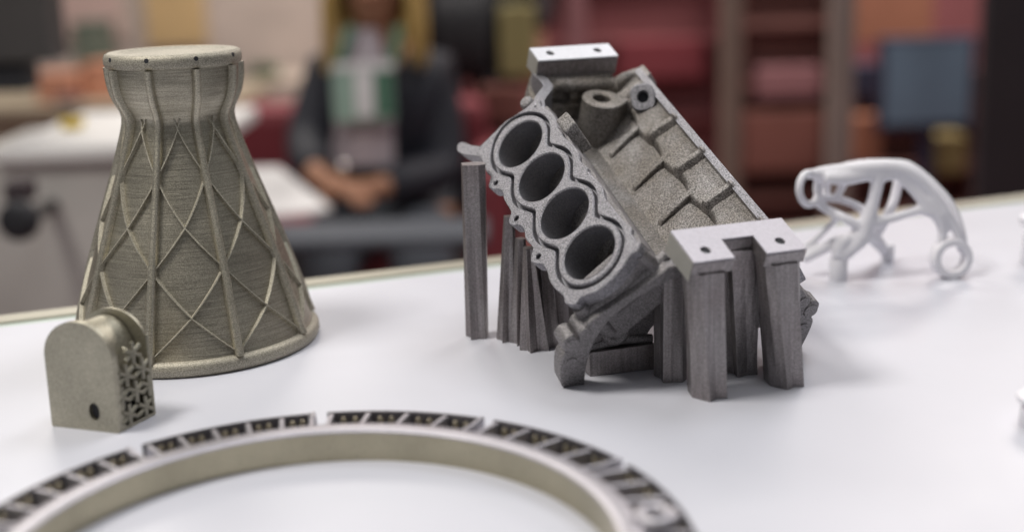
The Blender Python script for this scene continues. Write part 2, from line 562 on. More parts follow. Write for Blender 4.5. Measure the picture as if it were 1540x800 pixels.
# bank A body below its deck
def shrink(pts, d):
    c = Vector((6.1, 0))
    out = []
    for p in pts:
        s = max(-2.72, min(2.62, p[1]))
        a = max(-2.6, min(14.5, p[0]))
        out.append((a, s * (1 - d)))
    return out
body_ol = shrink(outline, 0.02)
m = MB(TA)
m.loft([[(a, s, -0.5) for a, s in body_ol], [(a, s * 0.99, -2.2) for a, s in body_ol], [(a, s * 0.95, -3.6) for a, s in body_ol], [(a, s * 0.95, -4.8) for a, s in body_ol]], caps=False)
m.build('bank_body', 'block', blk, smooth=40)
# lugs under the ears, and bosses on the near end
for a, s in ear_holes:
    m = MB(TA)
    m.loft([[(a + r * math.cos(2 * PI * k / 14), s + 0.25 + r * math.sin(2 * PI * k / 14), h) for k in range(14)] for h, r in ((-0.6, 0.62), (-1.3, 0.52), (-1.9, 0.2))])
    m.build('lug', 'block', blk, smooth=50)
m = MB(TA)
m.loft([[(14.3 + r * math.cos(2 * PI * k / 14), -2.35 + r * math.sin(2 * PI * k / 14), h) for k in range(14)] for h, r in ((-0.6, 0.5), (-2.6, 0.55), (-4.2, 0.35))])
m.loft([[(14.3 + r * math.cos(2 * PI * k / 14), 2.35 + r * math.sin(2 * PI * k / 14), h) for k in range(14)] for h, r in ((-0.6, 0.42), (-2.2, 0.5), (-3.6, 0.4))])
m.build('end_boss', 'block', blk, smooth=50)
# water-jacket bulge on the near end below the deck
m = MB(TA)
m.loft([[(14.35 + rr * 0.55 * math.sin(PI * k / 12), -2.1 + 4.2 * k / 12, h) for k in range(13)] + [(12.5, 2.1, h), (12.5, -2.1, h)] for h, rr in ((-1.0, 0.85), (-1.6, 1.0), (-2.4, 0.9), (-3.2, 0.35))])
m.build('jacket_bulge', 'block', blk, smooth=60)
# stepped casting strip along the valley side of bank A
m = MB(TA)
m.loft([[(a, 2.45, h0), (a, 2.86 + 0.04 * math.sin(a * 3), h0), (a, 2.86 + 0.04 * math.sin(a * 3), h1), (a, 2.45, h1)] for a, h0, h1 in [(-1.5 + 0.5 * i, -1.35, -0.35) for i in range(32)]])
m.build('valley_strip', 'block', blk, smooth=30)
# square nut boss standing on the valley side near the rear bore
m = MB(TA)
m.hexa([(1.05, 2.6, -1.9), (2.85, 2.6, -1.9), (2.85, 3.5, -2.1), (1.05, 3.5, -2.1)], [(1.15, 2.9, 0.35), (2.2, 2.9, 0.0), (2.2, 3.85, 0.0), (1.15, 3.85, 0.35)])
m.build('square_boss', 'valley', blk, bevel=0.12)
# small round boss at the top rear corner
m = MB(TA)
m.tube([(-3.0, 1.9, -1.1), (-3.15, 1.9, -0.15), (-3.15, 1.9, -0.02)], [0.5, 0.48, 0.36], 16)
m.build('corner_boss', 'block', blk, smooth=50)

# wing ear at the rear outer corner
wing = catmull([(-2.2, -2.2), (-2.85, -2.45), (-3.6, -2.95), (-4.45, -3.3), (-4.72, -3.7), (-4.15, -3.98), (-3.3, -3.62), (-2.6, -3.12), (-1.8, -2.72), (-1.4, -2.3)], 3)
m = MB(TA)
nw = len(wing)
def wz(a, s): return 0.42 * max(0, (-s - 2.9)) ** 1.2 * (0.4 + 0.5 * max(0, -a - 2.6))
m.loft([[(a * 0.97 - 0.2, s * 0.96 - 0.1, -1.45) for a, s in wing], [(a, s, -0.75) for a, s in wing], [(a, s, -0.06) for a, s in wing]])
m.build('wing_ear', 'deck', blk, smooth=35)

# bank B: slab with its own deck, its valley wall carries the ribs
eB = 2.75
mirr = [(a, s) for a, s in outline if a > -2.3]
outB = catmull([(-5.3, 2.75), (-4.0, 2.75), (0, 2.75), (4, 2.75), (8, 2.75), (12, 2.75), (14.4, 2.72), (14.75, 2.2), (14.9, 0.4), (14.7, -1.9), (14.3, -2.7), (12, -2.9), (9.4, -3.3), (7.5, -2.9), (5.3, -3.3), (3.4, -2.9), (1.2, -3.3), (-0.9, -2.9), (-3.0, -2.4), (-4.6, -0.5), (-5.6, 1.4), (-5.75, 2.5)], 3)
m = MB(TBk)
m.plate([outB] + [circle((i * BP, 0), BR, 40) for i in range(4)], -0.5, 0.0, 0.05)
m.build('deck_plate', 'deck', blk, smooth=28)
for i in range(4):
    m = MB(TBk)
    n = 40
    m.loft([[(i * BP + r * math.cos(2 * PI * k / n), r * math.sin(2 * PI * k / n), h) for k in range(n)] for h, r in ((-0.03, BR - .015), (-1.9, BR - .015))], caps=False)
    m.add([(i * BP + (BR - .015) * math.cos(2 * PI * k / n), (BR - .015) * math.sin(2 * PI * k / n), -1.9) for k in range(n)], [tuple(range(n))])
    m.build('cylinder_bore', 'bore', blk, smooth=40)
m = MB(TBk)
bo2 = [(max(-5.2, min(14.5, a)), max(-2.7, min(0.0, s))) for a, s in outB]
m.loft([[(a, s, -0.3) for a, s in bo2], [(a, s * 0.99, -1.6) for a, s in bo2], [(a, (s if s < 1.5 else s - 0.05), -2.5) for a, s in bo2], [(a, s * 0.9 if s < 1.5 else s - 2.2, -2.55) for a, s in bo2], [(a, s * 0.9 if s < 1.5 else s - 2.2, -5.6) for a, s in bo2]], caps=False)
m.build('bank_body', 'valley', blk, smooth=30)
# valley wall of bank B: one continuous rough casting with ribs, pockets, undercut and fins
def sst(x, a, b):
    t = max(0.0, min(1.0, (x - a) / (b - a)))
    return t * t * (3 - 2 * t)
ribs_u = (-3.0, 1.05, 5.3, 9.35, 13.4)
fins_u = (-4.8, -0.75, 3.35, 7.4, 11.45)
def wall_s(a, t):
    # tier above: shallow pockets framed by ribs
    up = 2.62 - 0.22 * sst(t, 0.42, 0.58)
    k = min(range(5), key=lambda i: abs(a - ribs_u[i]))
    d = a - ribs_u[k]
    nb = ribs_u[k] + (2.05 if d > 0 else -2.05)
    up += 0.10 * math.cos((a - nb) / 2.05 * PI / 2) ** 2
    up -= 0.12 * sst(t, 0.5, 0.62) * (1 - sst(t, 0.8, 1.3)) * sst(abs(d), 0.55, 0.7)
    rib = max(0.0, 1 - abs(d + 0.06) / (0.50 if d < -0.06 else 0.36))
    rib = min(1.0, rib * 1.7)
    up += 0.46 * rib * sst(t, 0.12, 0.45) * (1 - sst(t, 2.8, 3.05))
    # lower slope
    low = 1.05 - 0.12 * (min(t, 5.6) - 2.9) + 2.3 * sst(t, 4.6, 7.3)
    ph = ((a - fins_u[0]) % 4.05) / 4.05
    low -= 0.10 * (1 - sst(t, 3.2, 4.2))
    low += (0.0 - 0.45 * (1 - sst(ph, 0.05, 0.45))) * (1 - sst(t, 4.4, 5.4))
    tb_ = 2.65 + 0.22 * math.cos((ph - 0.12) * 2 * PI)
    w = sst(t, tb_ - 0.18, tb_ + 0.75)
    v = up * (1 - w) + low * w
    n = noise.noise((a * 1.3, t * 1.3, 4.0)) * 0.05 + noise.noise((a * 5, t * 5, 1.0)) * 0.018
    return v + n
m = MB(TBk)
na, nt = 230, 78
vs, fs = [], []
for i in range(na + 1):
    a = -5.3 + 19.9 * i / na
    for j in range(nt + 1):
        t = 0.06 + 7.1 * j / nt
        vs.append((a, wall_s(a, t), -t))
for i in range(na):
    for j in range(nt):
        k = i * (nt + 1) + j
        fs.append((k, k + 1, k + nt + 2, k + nt + 1))
m.add(vs, fs)
m.build('valley_wall', 'valley', blk, smooth=40)
for f in fins_u[1:]:                      # straight fins that carry the lower slope
    m = MB(TBk)
    rr = []
    for t, top_, base in ((1.9, 2.40, 0.4), (2.3, 2.52, 0.4), (3.4, 2.40, 0.4), (4.4, 2.28, 0.4), (5.3, 2.05, 0.4), (5.8, 1.45, 0.4)):
        a = f + 0.08 * (t - 2.4)
        rr.append([(a - 0.36, base, -t), (a - 0.27, top_ - 0.07, -t), (a - 0.19, top_, -t), (a + 0.14, top_, -t), (a + 0.20, top_ - 0.06, -t), (a + 0.24, base, -t)])
    m.loft(rr)
    m.build('rib', 'valley', blk, smooth=30)

# crankcase: one casting, V floor above and tunnel below
cs = [(2.35, 1.2), (3.6, -0.1), (5.4, -2.0), (6.3, -2.45), (6.9, -2.35), (7.6, -1.65), (8.6, -0.7), (9.3, -0.3), (10.6, -1.8), (11.3, -3.9), (11.2, -5.0), (10.4, -5.6), (10.4, -7.2), (9.4, -7.2), (9.2, -5.2), (8.6, -3.9), (7.6, -3.35), (6.44, -3.25), (5.3, -3.35), (4.3, -3.9), (3.7, -5.2), (3.5, -7.2), (2.5, -7.2), (2.5, -5.6), (1.7, -5.0), (1.6, -3.9), (1.5, -2.0)]
m = MB(T3)
m.loft([[(a, v, w) for v, w in cs] for a in (-3.4, 2.0, 8.0, 11.2)], caps=True)
m.build('crankcase', 'valley', blk, smooth=30)
for k, a in enumerate((1.2, 5.4, 9.6)):                    # bearing bulkheads inside the tunnel
    half = [(6.44 + 1.9 * math.cos(t), -6.9 + 2.2 * math.sin(t)) for t in [PI * j / 12 for j in range(13)]]
    pl = [(9.5, -6.9), (9.3, -5.0), (8.6, -3.8), (6.44, -3.3), (4.3, -3.8), (3.6, -5.0), (3.4, -6.9)] + half[::-1]
    MB(T3).loft([[(a, v, w) for v, w in pl], [(a + 0.8, v, w) for v, w in pl]]).build('bearing_bulkhead', 'block', blk, smooth=30)
# end bulkhead that closes the crankcase behind the arch
bh = [(-0.3, -7.0), (-0.5, -5.4), (0.3, -3.4), (2.0, -1.8), (4.2, -0.6), (6.44, -0.3), (8.7, -0.6), (10.9, -1.8), (12.6, -3.4), (13.4, -5.4), (13.2, -7.0), (9.0, -7.0)] + [(6.44 + 2.0 * math.cos(t), -6.6 + 2.0 * math.sin(t)) for t in [PI * j / 14 for j in range(15)]] + [(3.9, -7.0)]
m = MB(T3)
m.loft([[(12.5, v, w) for v, w in bh], [(13.3, v, w) for v, w in bh]])
m.build('bearing_bulkhead', 'block', blk, smooth=30)
# front arch flange standing on its foot
arch_o = [(-0.2, -7.72), (-1.62, -7.72), (-1.95, -7.2), (-2.15, -6.2), (-2.2, -5.2), (-1.95, -4.7), (-2.25, -4.25), (-2.2, -3.7), (-1.75, -3.45), (-1.35, -3.75), (-1.05, -2.9), (-0.16, -2.05), (1.36, -1.0), (2.85, 0.1), (3.5, 0.75)]
arch_i = [(-0.46, -6.6), (-0.46, -5.55), (-0.24, -4.1), (0.40, -2.7), (1.62, -1.45), (2.99, -0.62), (4.2, -0.1)]
left = catmull(arch_o[1:], 3, closed=False)
lefti = catmull(arch_i, 3, closed=False)
polyL = [(-0.35, -7.72)] + left + [(6.44, 0.9), (6.44, 0.1)] + lefti[::-1]
mx_ = lambda pl: [(2 * VC - v, w) for v, w in pl][::-1]
for pl in (polyL, mx_(polyL)):
    m = MB(T3)
    m.plate([[(v, w) for v, w in pl]], 14.3, 15.35, 0.06, ax=lambda x, y, h: (h, x, y))
    m.build('front_flange', 'block', blk, smooth=30)
# rounded lobes and fillet of the flange
for v, w, r in ((-1.7, -4.2, 0.62), (-1.55, -5.6, 0.5), (-1.0, -3.4, 0.5)):
    m = MB(T3)
    m.tube([(14.0, v, w), (15.2, v, w), (15.42, v, w)], [r, r, r * 0.75], 16)
    m.build('flange_boss', 'block', blk, smooth=50)
    m = MB(T3)
    m.tube([(14.0, 2 * VC - v, w), (15.2, 2 * VC - v, w), (15.42, 2 * VC - v, w)], [r, r, r * 0.75], 16)
    m.build('flange_boss', 'block', blk, smooth=50)
# rounded fillet between the end of the bank and the arch
m = MB(T3)
m.tube([(14.3, -1.2, -3.4), (14.4, -0.5, -2.6), (14.45, 0.6, -1.75), (14.45, 2.0, -0.85), (14.4, 3.2, 0.1), (14.3, 3.9, 0.9)], [0.35, 0.45, 0.5, 0.5, 0.48, 0.35], 12)
m.build('fillet', 'block', blk, smooth=60)
# low wall and eyelet in the arch opening
m = MB()
p0, p1 = Vector((5.15, 73.3, 0)), Vector((9.3, 74.35, 0))
dn = Vector((-(p1 - p0).y, (p1 - p0).x, 0)).normalized()
m.hexa([p0, p1, p1 + dn * 1.4, p0 + dn * 1.4], [p0 + Vector((0, 0, 1.55)), p1 + Vector((0, 0, 1.65)), p1 + dn * 1.4 + Vector((0, 0, 1.65)), p0 + dn * 1.4 + Vector((0, 0, 1.55))])
m.build('raft_wall', 'column', blk, bevel=0.05)
m = MB()
m.tube([p0 + dn * 0.5 + Vector((0, 0, 1.75)), (p0 + p1) / 2 + dn * 0.6 + Vector((0, 0, 2.05)), p1 + dn * 0.6 + Vector((0, 0, 1.8))], [0.35, 0.4, 0.3], 12)
m.build('pan_rail', 'block', blk, smooth=50)
ec = Vector((6.75, 73.75, 2.75))
ey = MB()
for k in range(1):
    pts = [ec + Vector((0.62 * math.cos(t), 0.1, 0.62 * math.sin(t))) for t in [2 * PI * j / 20 for j in range(20)]]
    ey.tube(pts, 0.36, 10, closed=True)
ey.build('eyelet', 'block', blk, smooth=60)

# rear wall, tower boss and the pieces under the rear pad
m = MB(T3)
rw = [(2.9, -1.5), (3.2, 0.6), (3.4, 1.5), (9.0, 1.5), (9.4, 0.5), (9.8, -1.5), (9.0, -4.0), (4.0, -4.0)]
m.loft([[(-7.2, v, w) for v, w in rw], [(-5.6, v, w) for v, w in rw]])
m.tube([(-5.6, 4.2, 0.85), (-5.5, 4.9, 1.05), (-5.4, 5.6, 0.95), (-5.35, 7.2, 0.95), (-5.45, 8.7, 0.8), (-5.6, 9.4, 0.55)], [0.3, 0.5, 0.52, 0.5, 0.5, 0.3], 14)
m.loft([[(-5.7, 4.6, -0.2), (-5.7, 9.0, -0.2), (-5.7, 9.2, -1.6), (-5.7, 4.4, -1.6)], [(-4.9, 5.0, -0.35), (-4.9, 8.6, -0.35), (-4.7, 8.8, -1.6), (-4.7, 4.8, -1.6)]])
for v, w, r in ((3.9, 0.5, 0.6), (4.5, -0.9, 0.8), (9.1, 0.5, 0.5), (9.2, -0.9, 0.75), (5.9, 0.2, 0.45)):
    m.tube([(-6.0, v, w), (-5.3, v, w), (-5.0, v, w), (-4.85, v, w)], [r, r, r * 0.8, r * 0.3], 16)
m.build('rear_wall', 'valley', blk, remesh=0.11, relax=3)
# tower boss: round with a pointed lip, bored
tear = []
for k in range(40):
    t = 2 * PI * k / 40
    r = 1.5 + 0.55 * max(0, math.cos(t)) ** 6
    tear.append((r * math.cos(t), 0.92 * 1.5 * math.sin(t)))
tb_c = (-3.35, 7.3)
m = MB(T3)
hole = circle((-0.05, 0.1), 0.66, 24, 0.6)
base_w, top_w = -3.2, 0.95
def tearax(x, y, h): return (tb_c[0] + y * -1.0 * 0.95, tb_c[1] + x * 0.98, h - 0.18 * (x) * 0.3)
m.plate([tear, hole], base_w, top_w, 0.08, ax=tearax)
m.build('tower_boss', 'valley', blk, smooth=35)
m = MB(T3)
m.tube([tearax(-0.05, 0.1, 0.4), tearax(-0.05, 0.1, -0.2)], 0.66, 20)
m.build('hole_shade', 'dark', blk)  # dark plug painting the shade down the boss bore
# second boss, on the wall of bank B near its rear end, with a bored face
bc = L(-2.2, 9.75, 1.55)
nrm = (BW * 0.62 - BV * 0.45 + BU * 0.62).normalized()
e1 = (BV - nrm * BV.dot(nrm)).normalized()
e2 = nrm.cross(e1)
def TBo(p): return bc + e1 * p[0] + e2 * p[1] + nrm * p[2]
m = MB(TBo)
sq = [(0.86 * abs(math.cos(t)) ** 0.7 * (1 if math.cos(t) > 0 else -1), 0.96 * abs(math.sin(t)) ** 0.7 * (1 if math.sin(t) > 0 else -1)) for t in [2 * PI * (k + .5) / 40 for k in range(40)]]
m.plate([sq, circle((0.02, 0.0), 0.38, 20, 0.42)], -2.0, 0.0, 0.08)
m.build('wall_boss', 'deck', blk, smooth=35)
m = MB(TBo)
m.tube([(0.02, 0, -0.5), (0.02, 0, -0.9)], 0.43, 18)
m.build('hole_shade', 'dark', blk)  # dark plug for the shade in the bored face
# knob at the top rear end of bank B
m = MB(TBk)
m.hexa([(-6.2, 1.2, -2.6), (-4.4, 1.2, -2.6), (-4.4, 2.5, -2.6), (-6.2, 2.5, -2.6)], [(-6.1, 1.2, 0.35), (-4.7, 1.2, 0.35), (-4.7, 2.4, 0.35), (-6.1, 2.4, 0.35)])
m.tube([(-5.7, 2.3, -0.1), (-5.6, 2.7, -1.3), (-5.4, 2.9, -2.6), (-5.2, 2.8, -4.2)], [0.3, 0.42, 0.5, 0.5], 14)
m.tube([(-4.3, 2.2, -0.3), (-4.0, 2.55, -1.4), (-3.8, 2.7, -2.5), (-3.6, 2.5, -4.0)], [0.4, 0.5, 0.6, 0.6], 14)
m.hexa([(-5.6, 0.8, -4.6), (-2.2, 0.8, -4.6), (-2.2, 2.0, -4.6), (-5.6, 2.0, -4.6)], [(-5.4, 0.8, -0.4), (-2.6, 0.8, -0.4), (-2.6, 2.2, -0.4), (-5.4, 2.2, -0.4)])
m.build('rear_knob', 'valley', blk, remesh=0.11, relax=3)

# side webs running from the deck ends back to the rear pad (S-curved bright edge on the left)
path = [(-1.7, 1.80, 1.72), (-2.0, 1.95, 1.72), (-2.6, 2.15, 1.74), (-3.4, 2.76, 1.74), (-4.2, 3.38, 1.72), (-5.0, 3.46, 1.72), (-5.8, 3.38, 1.66), (-6.4, 3.35, 1.6)]
path = catmull(path, 4, closed=False)
m = MB(T3)
rings = []
for i, p in enumerate(path):
    q0, q1 = Vector(path[max(0, i - 1)]), Vector(path[min(len(path) - 1, i + 1)])
    t = (q1 - q0).normalized()
    n = Vector((-t.y, t.x, 0)).normalized() * 0.34
    P = Vector(p)
    dn_ = Vector((0, 0.25, -2.6))
    rings.append([P + n, P - n, P - n + dn_, P + n + dn_])
m.loft(rings)
m.build('side_web', 'deck', blk, smooth=40)
m = MB(T3)
m.loft([[(-2.6, 2.2, -0.6), (-2.6, 1.2, -0.9), (-2.6, 2.4, -3.2), (-2.6, 4.0, -3.2)], [(-4.6, 3.2, 0.0), (-4.6, 2.6, -0.4), (-4.6, 3.2, -3.2), (-4.6, 4.4, -3.2)], [(-6.6, 3.6, 0.6), (-6.6, 3.0, 0.4), (-6.6, 3.4, -3.2), (-6.6, 4.6, -3.2)]])
m.build('rear_side_wall', 'valley', blk, smooth=50)

# machined pads
def hole_discs(pad, cs_, w):
    for hu, hv in cs_:
        m = MB(T3)
        m.tube([(hu, hv, w - 0.9), (hu, hv, w - 0.5)], 0.30, 18)
        m.build('hole_shade', 'dark', pad)  # dark disc, painted shade of a pad hole
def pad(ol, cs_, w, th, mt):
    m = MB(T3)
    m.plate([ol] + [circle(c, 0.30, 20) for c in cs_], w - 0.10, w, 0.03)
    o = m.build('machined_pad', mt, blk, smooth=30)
    m = MB(T3)
    m.plate([[(x, y) for x, y in ol]], w - th, w - 0.16)
    m.build('pad_body', 'column', o)
    for hu, hv in cs_:
        m = MB(T3)
        m.tube([(hu, hv, w - 0.155), (hu, hv, w - 0.12)], 0.31, 18)
        m.build('hole_shade', 'dark', o)  # shallow dark disc stands in for the shade inside the hole
    return o
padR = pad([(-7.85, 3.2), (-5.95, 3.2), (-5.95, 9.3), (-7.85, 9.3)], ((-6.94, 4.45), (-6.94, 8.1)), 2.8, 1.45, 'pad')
padF = pad([(14.35, 3.74), (17.45, 3.74), (17.45, 6.36), (15.7, 6.40), (15.7, 8.47), (17.45, 8.43), (17.45, 11.08), (14.35, 11.12)], ((16.47, 4.97), (16.47, 9.84)), 2.69, 0.95, 'pad_darker')
# pale sheet on the left of each pad
for pd, u0, u1, v0, w0_, w1_ in ((padF, 14.4, 17.4, 3.735, 1.2, 2.58), (padR, -7.8, -6.0, 3.195, 1.35, 2.69)):
    m = MB(T3)
    m.hexa([(u0, v0, w0_), (u1, v0, w0_ + 0.1), (u1, v0 - 0.03, w0_ + 0.1), (u0, v0 - 0.03, w0_)], [(u0, v0, w1_), (u1, v0, w1_), (u1, v0 - 0.03, w1_), (u0, v0 - 0.03, w1_)])
    m.build('pad_flank', 'flank', pd)

# support columns: world-vertical, fluted by the slicer
def flute(c, rx, ry, rot, n, depth, ph):
    pts = []
    for k in range(n * 2):
        t = 2 * PI * k / (n * 2)
        q = max(abs(math.cos(t)), abs(math.sin(t)))
        r = (1 / q) * (1 - (depth if k % 2 else 0))
        x, y = rx * r * math.cos(t), ry * r * math.sin(t)
        pts.append((c[0] + x * math.cos(rot) - y * math.sin(rot), c[1] + x * math.sin(rot) + y * math.cos(rot)))
    return pts
def column(top_c, bot_c, z_top, top_r, bot_r, rot=0.34, n=8, depth=0.14, twist=0.12, neck=None, tilt=None):
    m = MB()
    rings = []
    for i in range(13):
        t = i / 12
        cx_, cy_ = bot_c[0] + (top_c[0] - bot_c[0]) * t, bot_c[1] + (top_c[1] - bot_c[1]) * t
        rx, ry = bot_r[0] + (top_r[0] - bot_r[0]) * t, bot_r[1] + (top_r[1] - bot_r[1]) * t
        ring = flute((cx_, cy_), rx, ry, rot + twist * (1 - t), n, depth * (1.9 - 1.35 * t), 0)
        zr = []
        for x, y in ring:
            zz = z_top * t
            if tilt and i == 12:
                zz = tilt(x, y)
            zr.append((x, y, zz))
        rings.append(zr)
    m.loft(rings)
    return m.build('support_column', 'column', blk, bevel=0.03)
hd = 0.3442
def under_pad(x, y):   # height of the pad's underside above the table at (x, y)
    p0_ = L(15.9, 7.4, 1.8)
    return p0_.z - (BW.x * (x - p0_.x) + BW.y * (y - p0_.y)) / BW.z
pA = L(16.6, 5.03, 1.8); pB = L(16.6, 9.78, 1.8)
# pad legs directly below the two tongues of the front pad
column((pA.x, pA.y), (11.75, 69.6), 8.3, (1.28, 0.92), (1.05, 1.15), hd, 6, 0.10, 0.10, tilt=under_pad)
column((pB.x, pB.y), (16.6, 71.2), 8.3, (1.28, 0.92), (1.05, 1.15), hd, 6, 0.10, 0.10, tilt=under_pad)
column((10.05, 72.6), (10.1, 72.65), 7.1, (0.82, 0.95), (0.88, 1.0), hd, 5, 0.10, -0.08)
pD = L(15.0, 8.3, 1.8)
column((pD.x, pD.y), (14.55, 73.4), 8.6, (1.1, 0.9), (1.0, 1.0), hd, 5, 0.16, 0.2, tilt=under_pad)
pE = L(14.9, 10.3, 1.8)
column((pE.x, pE.y), (17.2, 74.6), 8.6, (0.8, 0.9), (0.9, 0.9), hd, 5, 0.12, 0.1, tilt=under_pad)
# posts below the raised rear and the left bank
column((-1.72, 82.0), (-1.80, 82.1), 12.0, (0.80, 0.7), (0.74, 0.75), 0.1, 5, 0.16, 0.25)
column((0.55, 81.0), (0.22, 81.2), 8.6, (0.34, 0.4), (0.66, 0.7), 0.2, 5, 0.2, 0.2)
column((1.75, 79.0), (2.0, 79.2), 6.9, (0.40, 0.5), (1.12, 0.9), 0.1, 6, 0.22, 0.2)
column((1.25, 80.4), (1.2, 80.5), 7.2, (0.3, 0.4), (0.75, 0.7), 0.3, 5, 0.2, 0.2)
column((2.7, 79.6), (3.0, 79.8), 5.6, (0.45, 0.5), (0.85, 0.8), 0.5, 5, 0.2, 0.25)
column((3.3, 80.6), (3.6, 80.9), 6.0, (0.8, 0.6), (0.9, 0.8), 0.1, 5, 0.2, 0.2)
column((5.2, 85.0), (5.2, 85.3), 8.5, (0.8, 0.6), (0.9, 0.8), 0.1, 5, 0.2, 0.2)
column((9.5, 88.5), (9.5, 88.5), 9.5, (0.8, 0.6), (0.9, 0.8), 0.1, 5, 0.2, 0.2)
column((16.0, 82.0), (16.2, 82.0), 5.5, (0.8, 0.6), (0.9, 0.8), 0.1, 5, 0.2, 0.2)

# ================================================================== lattice cube with arched plates
KB = Vector((-21.72, 66.25, 0))
kx = Vector((-0.945, 0.327, 0))            # along the front plate, to the left
ky = Vector((0.42, 0.908, 0)).normalized() # into depth
def TK(p): return KB + kx * p[0] + ky * p[1] + Vector((0, 0, p[2]))
cube = thing('lattice_cube', (KB.x, KB.y, 0), 'small bronze grey arch topped block with open lattice side', 'lattice block')
KW, KD, KH = 4.55, 3.1, 6.35
def arch_plate(w, h, inset=0.0):
    pts = [(0.08, 0.0), (w - 0.08, 0.0), (w, 0.08)]
    r = w / 2
    zc = h - r * 0.95
    for k in range(33):
        t = PI * k / 32
        pts.append((w / 2 + r * math.cos(t), zc + r * 0.95 * math.sin(t)))
    pts.append((0, 0.08))
    return pts
m = MB(TK)
m.plate([arch_plate(KW, KH), circle((1.55, 1.15), 0.36, 20, 0.52)], 0.0, 0.38, 0.0, ax=lambda x, y, h: (x, 0.38 - h, y))
m.build('front_plate', 'cube', cube, smooth=35, bevel=0.06)
m = MB(TK)
m.plate([arch_plate(KW, KH)], 0.0, 0.22, 0.0, ax=lambda x, y, h: (x, KD - h, y))
m.build('rear_plate', 'cube', cube, smooth=35, bevel=0.05)
MB(TK).box((0.03, 0.3, 0), (KW - 0.03, KD - 0.1, 0.22)).build('base_plate', 'cube', cube, bevel=0.04)
m = MB(TK)
m.loft([[(1.55 + 0.4 * math.cos(2 * PI * k / 20), y, 1.15 + 0.56 * math.sin(2 * PI * k / 20)) for k in range(20)] for y in (0.26, 0.34)])
m.build('hole_shade', 'dark', cube)  # dark disc behind the opening, its shade given as colour
# solid saddle between the plates
m = MB(TK)
rr = []
for k in range(13):
    y = 0.30 + (KD - 0.62) * k / 12
    dip = 0.5 * math.sin(PI * k / 12)
    ring = []
    for j in range(25):
        t = PI * j / 24
        r = 2.12 - 0.3 * (k / 12) - dip * 0.1
        ring.append((KW / 2 + 0.25 + r * math.cos(t), y, 3.6 + (2.66 - dip * 0.22 - 0.25 * k / 12) * math.sin(t)))
    ring += [(KW / 2 - 1.0, y, 0.2), (KW / 2 + 1.3, y, 0.2)]
    rr.append(ring)
m.loft(rr)
m.build('saddle_core', 'cube', cube, smooth=50)
# dark sheet painting the shade inside the cells, and the struts of the side lattice
def strut(a, b, r=0.105):
    m = MB(TK)
    m.tube([a, b], r, 7)
    return m.build('strut', 'cube_lat', cube, smooth=50)
def SD(y, z, x=0.05): return (x, y, z)
y0, y1 = 0.38, KD - 0.22
stars = [(1.0, 0.78), (2.35, 0.78), (1.68, 1.95), (0.5, 1.95), (2.75, 1.95), (1.0, 3.1), (2.35, 3.1), (1.68, 4.2)]
def clip_strut(a, b, r=0.1):
    f = lambda p: (max(y0, min(y1, p[0])), max(0.2, min(4.9, p[1])))
    a, b = f(a), f(b)
    if math.hypot(a[0] - b[0], a[1] - b[1]) > 0.12:
        strut(SD(*a), SD(*b), r)
for (y, z) in stars:
    for k in range(6):
        t = math.radians(90 + 60 * k)
        clip_strut((y, z), (y + 0.72 * math.cos(t), z + 0.64 * math.sin(t)), 0.135)
    strut(SD(y, z), (1.2, y + 0.2, z + 0.3), 0.10)
strut(SD(y1 + 0.1, 0.2), SD(y1 + 0.1, 4.9), 0.1)
m = MB(TK)
m.loft([[(x_, 0.36, z) , (x_, 0.62 , z), (x_ + 0.5, 0.75, z), (x_ + 0.5, 0.36, z)] for z, x_ in ((0.2, 0.04), (2.6, 0.05), (3.8, 0.16), (4.6, 0.42), (5.3, 0.85))])
m.build('corner_column', 'cube', cube, smooth=50)
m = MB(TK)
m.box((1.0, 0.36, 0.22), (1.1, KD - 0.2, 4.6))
m.build('cell_shade', 'dark', cube)  # dark sheet stands in for shade deep in the cells

# ================================================================== stator ring in the foreground
RC = Vector((-8.35, 48.5, 0))
ring = thing('stator_ring', tuple(RC), 'large flat silver ring with slanted vanes lying in the foreground', 'ring')
RI, RL, RO, RH = 12.95, 13.95, 16.25, 1.72
MB().lathe([(RI, 0.0), (RI + 0.6, 0.0), (RI + 0.6, RH - 0.16), (RI + 0.02, RH - 0.16)], 180, RC, closed_prof=True).build('inner_band', 'ring', ring, smooth=40)
MB().lathe([(RI - 0.02, RH - 0.18), (RL - 0.02, RH - 0.18), (RL, RH - 0.06), (RL - 0.08, RH), (RI + 0.10, RH), (RI - 0.02, RH - 0.08)], 180, RC, closed_prof=True).build('top_lip', 'ring_lip', ring, smooth=40)
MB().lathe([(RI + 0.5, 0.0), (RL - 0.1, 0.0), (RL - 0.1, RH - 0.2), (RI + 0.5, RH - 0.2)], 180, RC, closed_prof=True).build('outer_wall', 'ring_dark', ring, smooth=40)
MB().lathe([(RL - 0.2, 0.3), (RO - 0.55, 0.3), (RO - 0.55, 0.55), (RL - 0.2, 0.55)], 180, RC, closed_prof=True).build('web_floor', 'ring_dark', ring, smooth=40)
def rp(deg, r, z):      # 0 deg = farthest point from the camera, positive to the right
    a = math.radians(90 - deg)
    return (RC.x + r * math.cos(a), RC.y + r * math.sin(a), z)
gaps = [-78.0, -41.7, -6.4, 27.0, 59.5, 95.0, 131.0, 167.0, 203.0, 239.0]
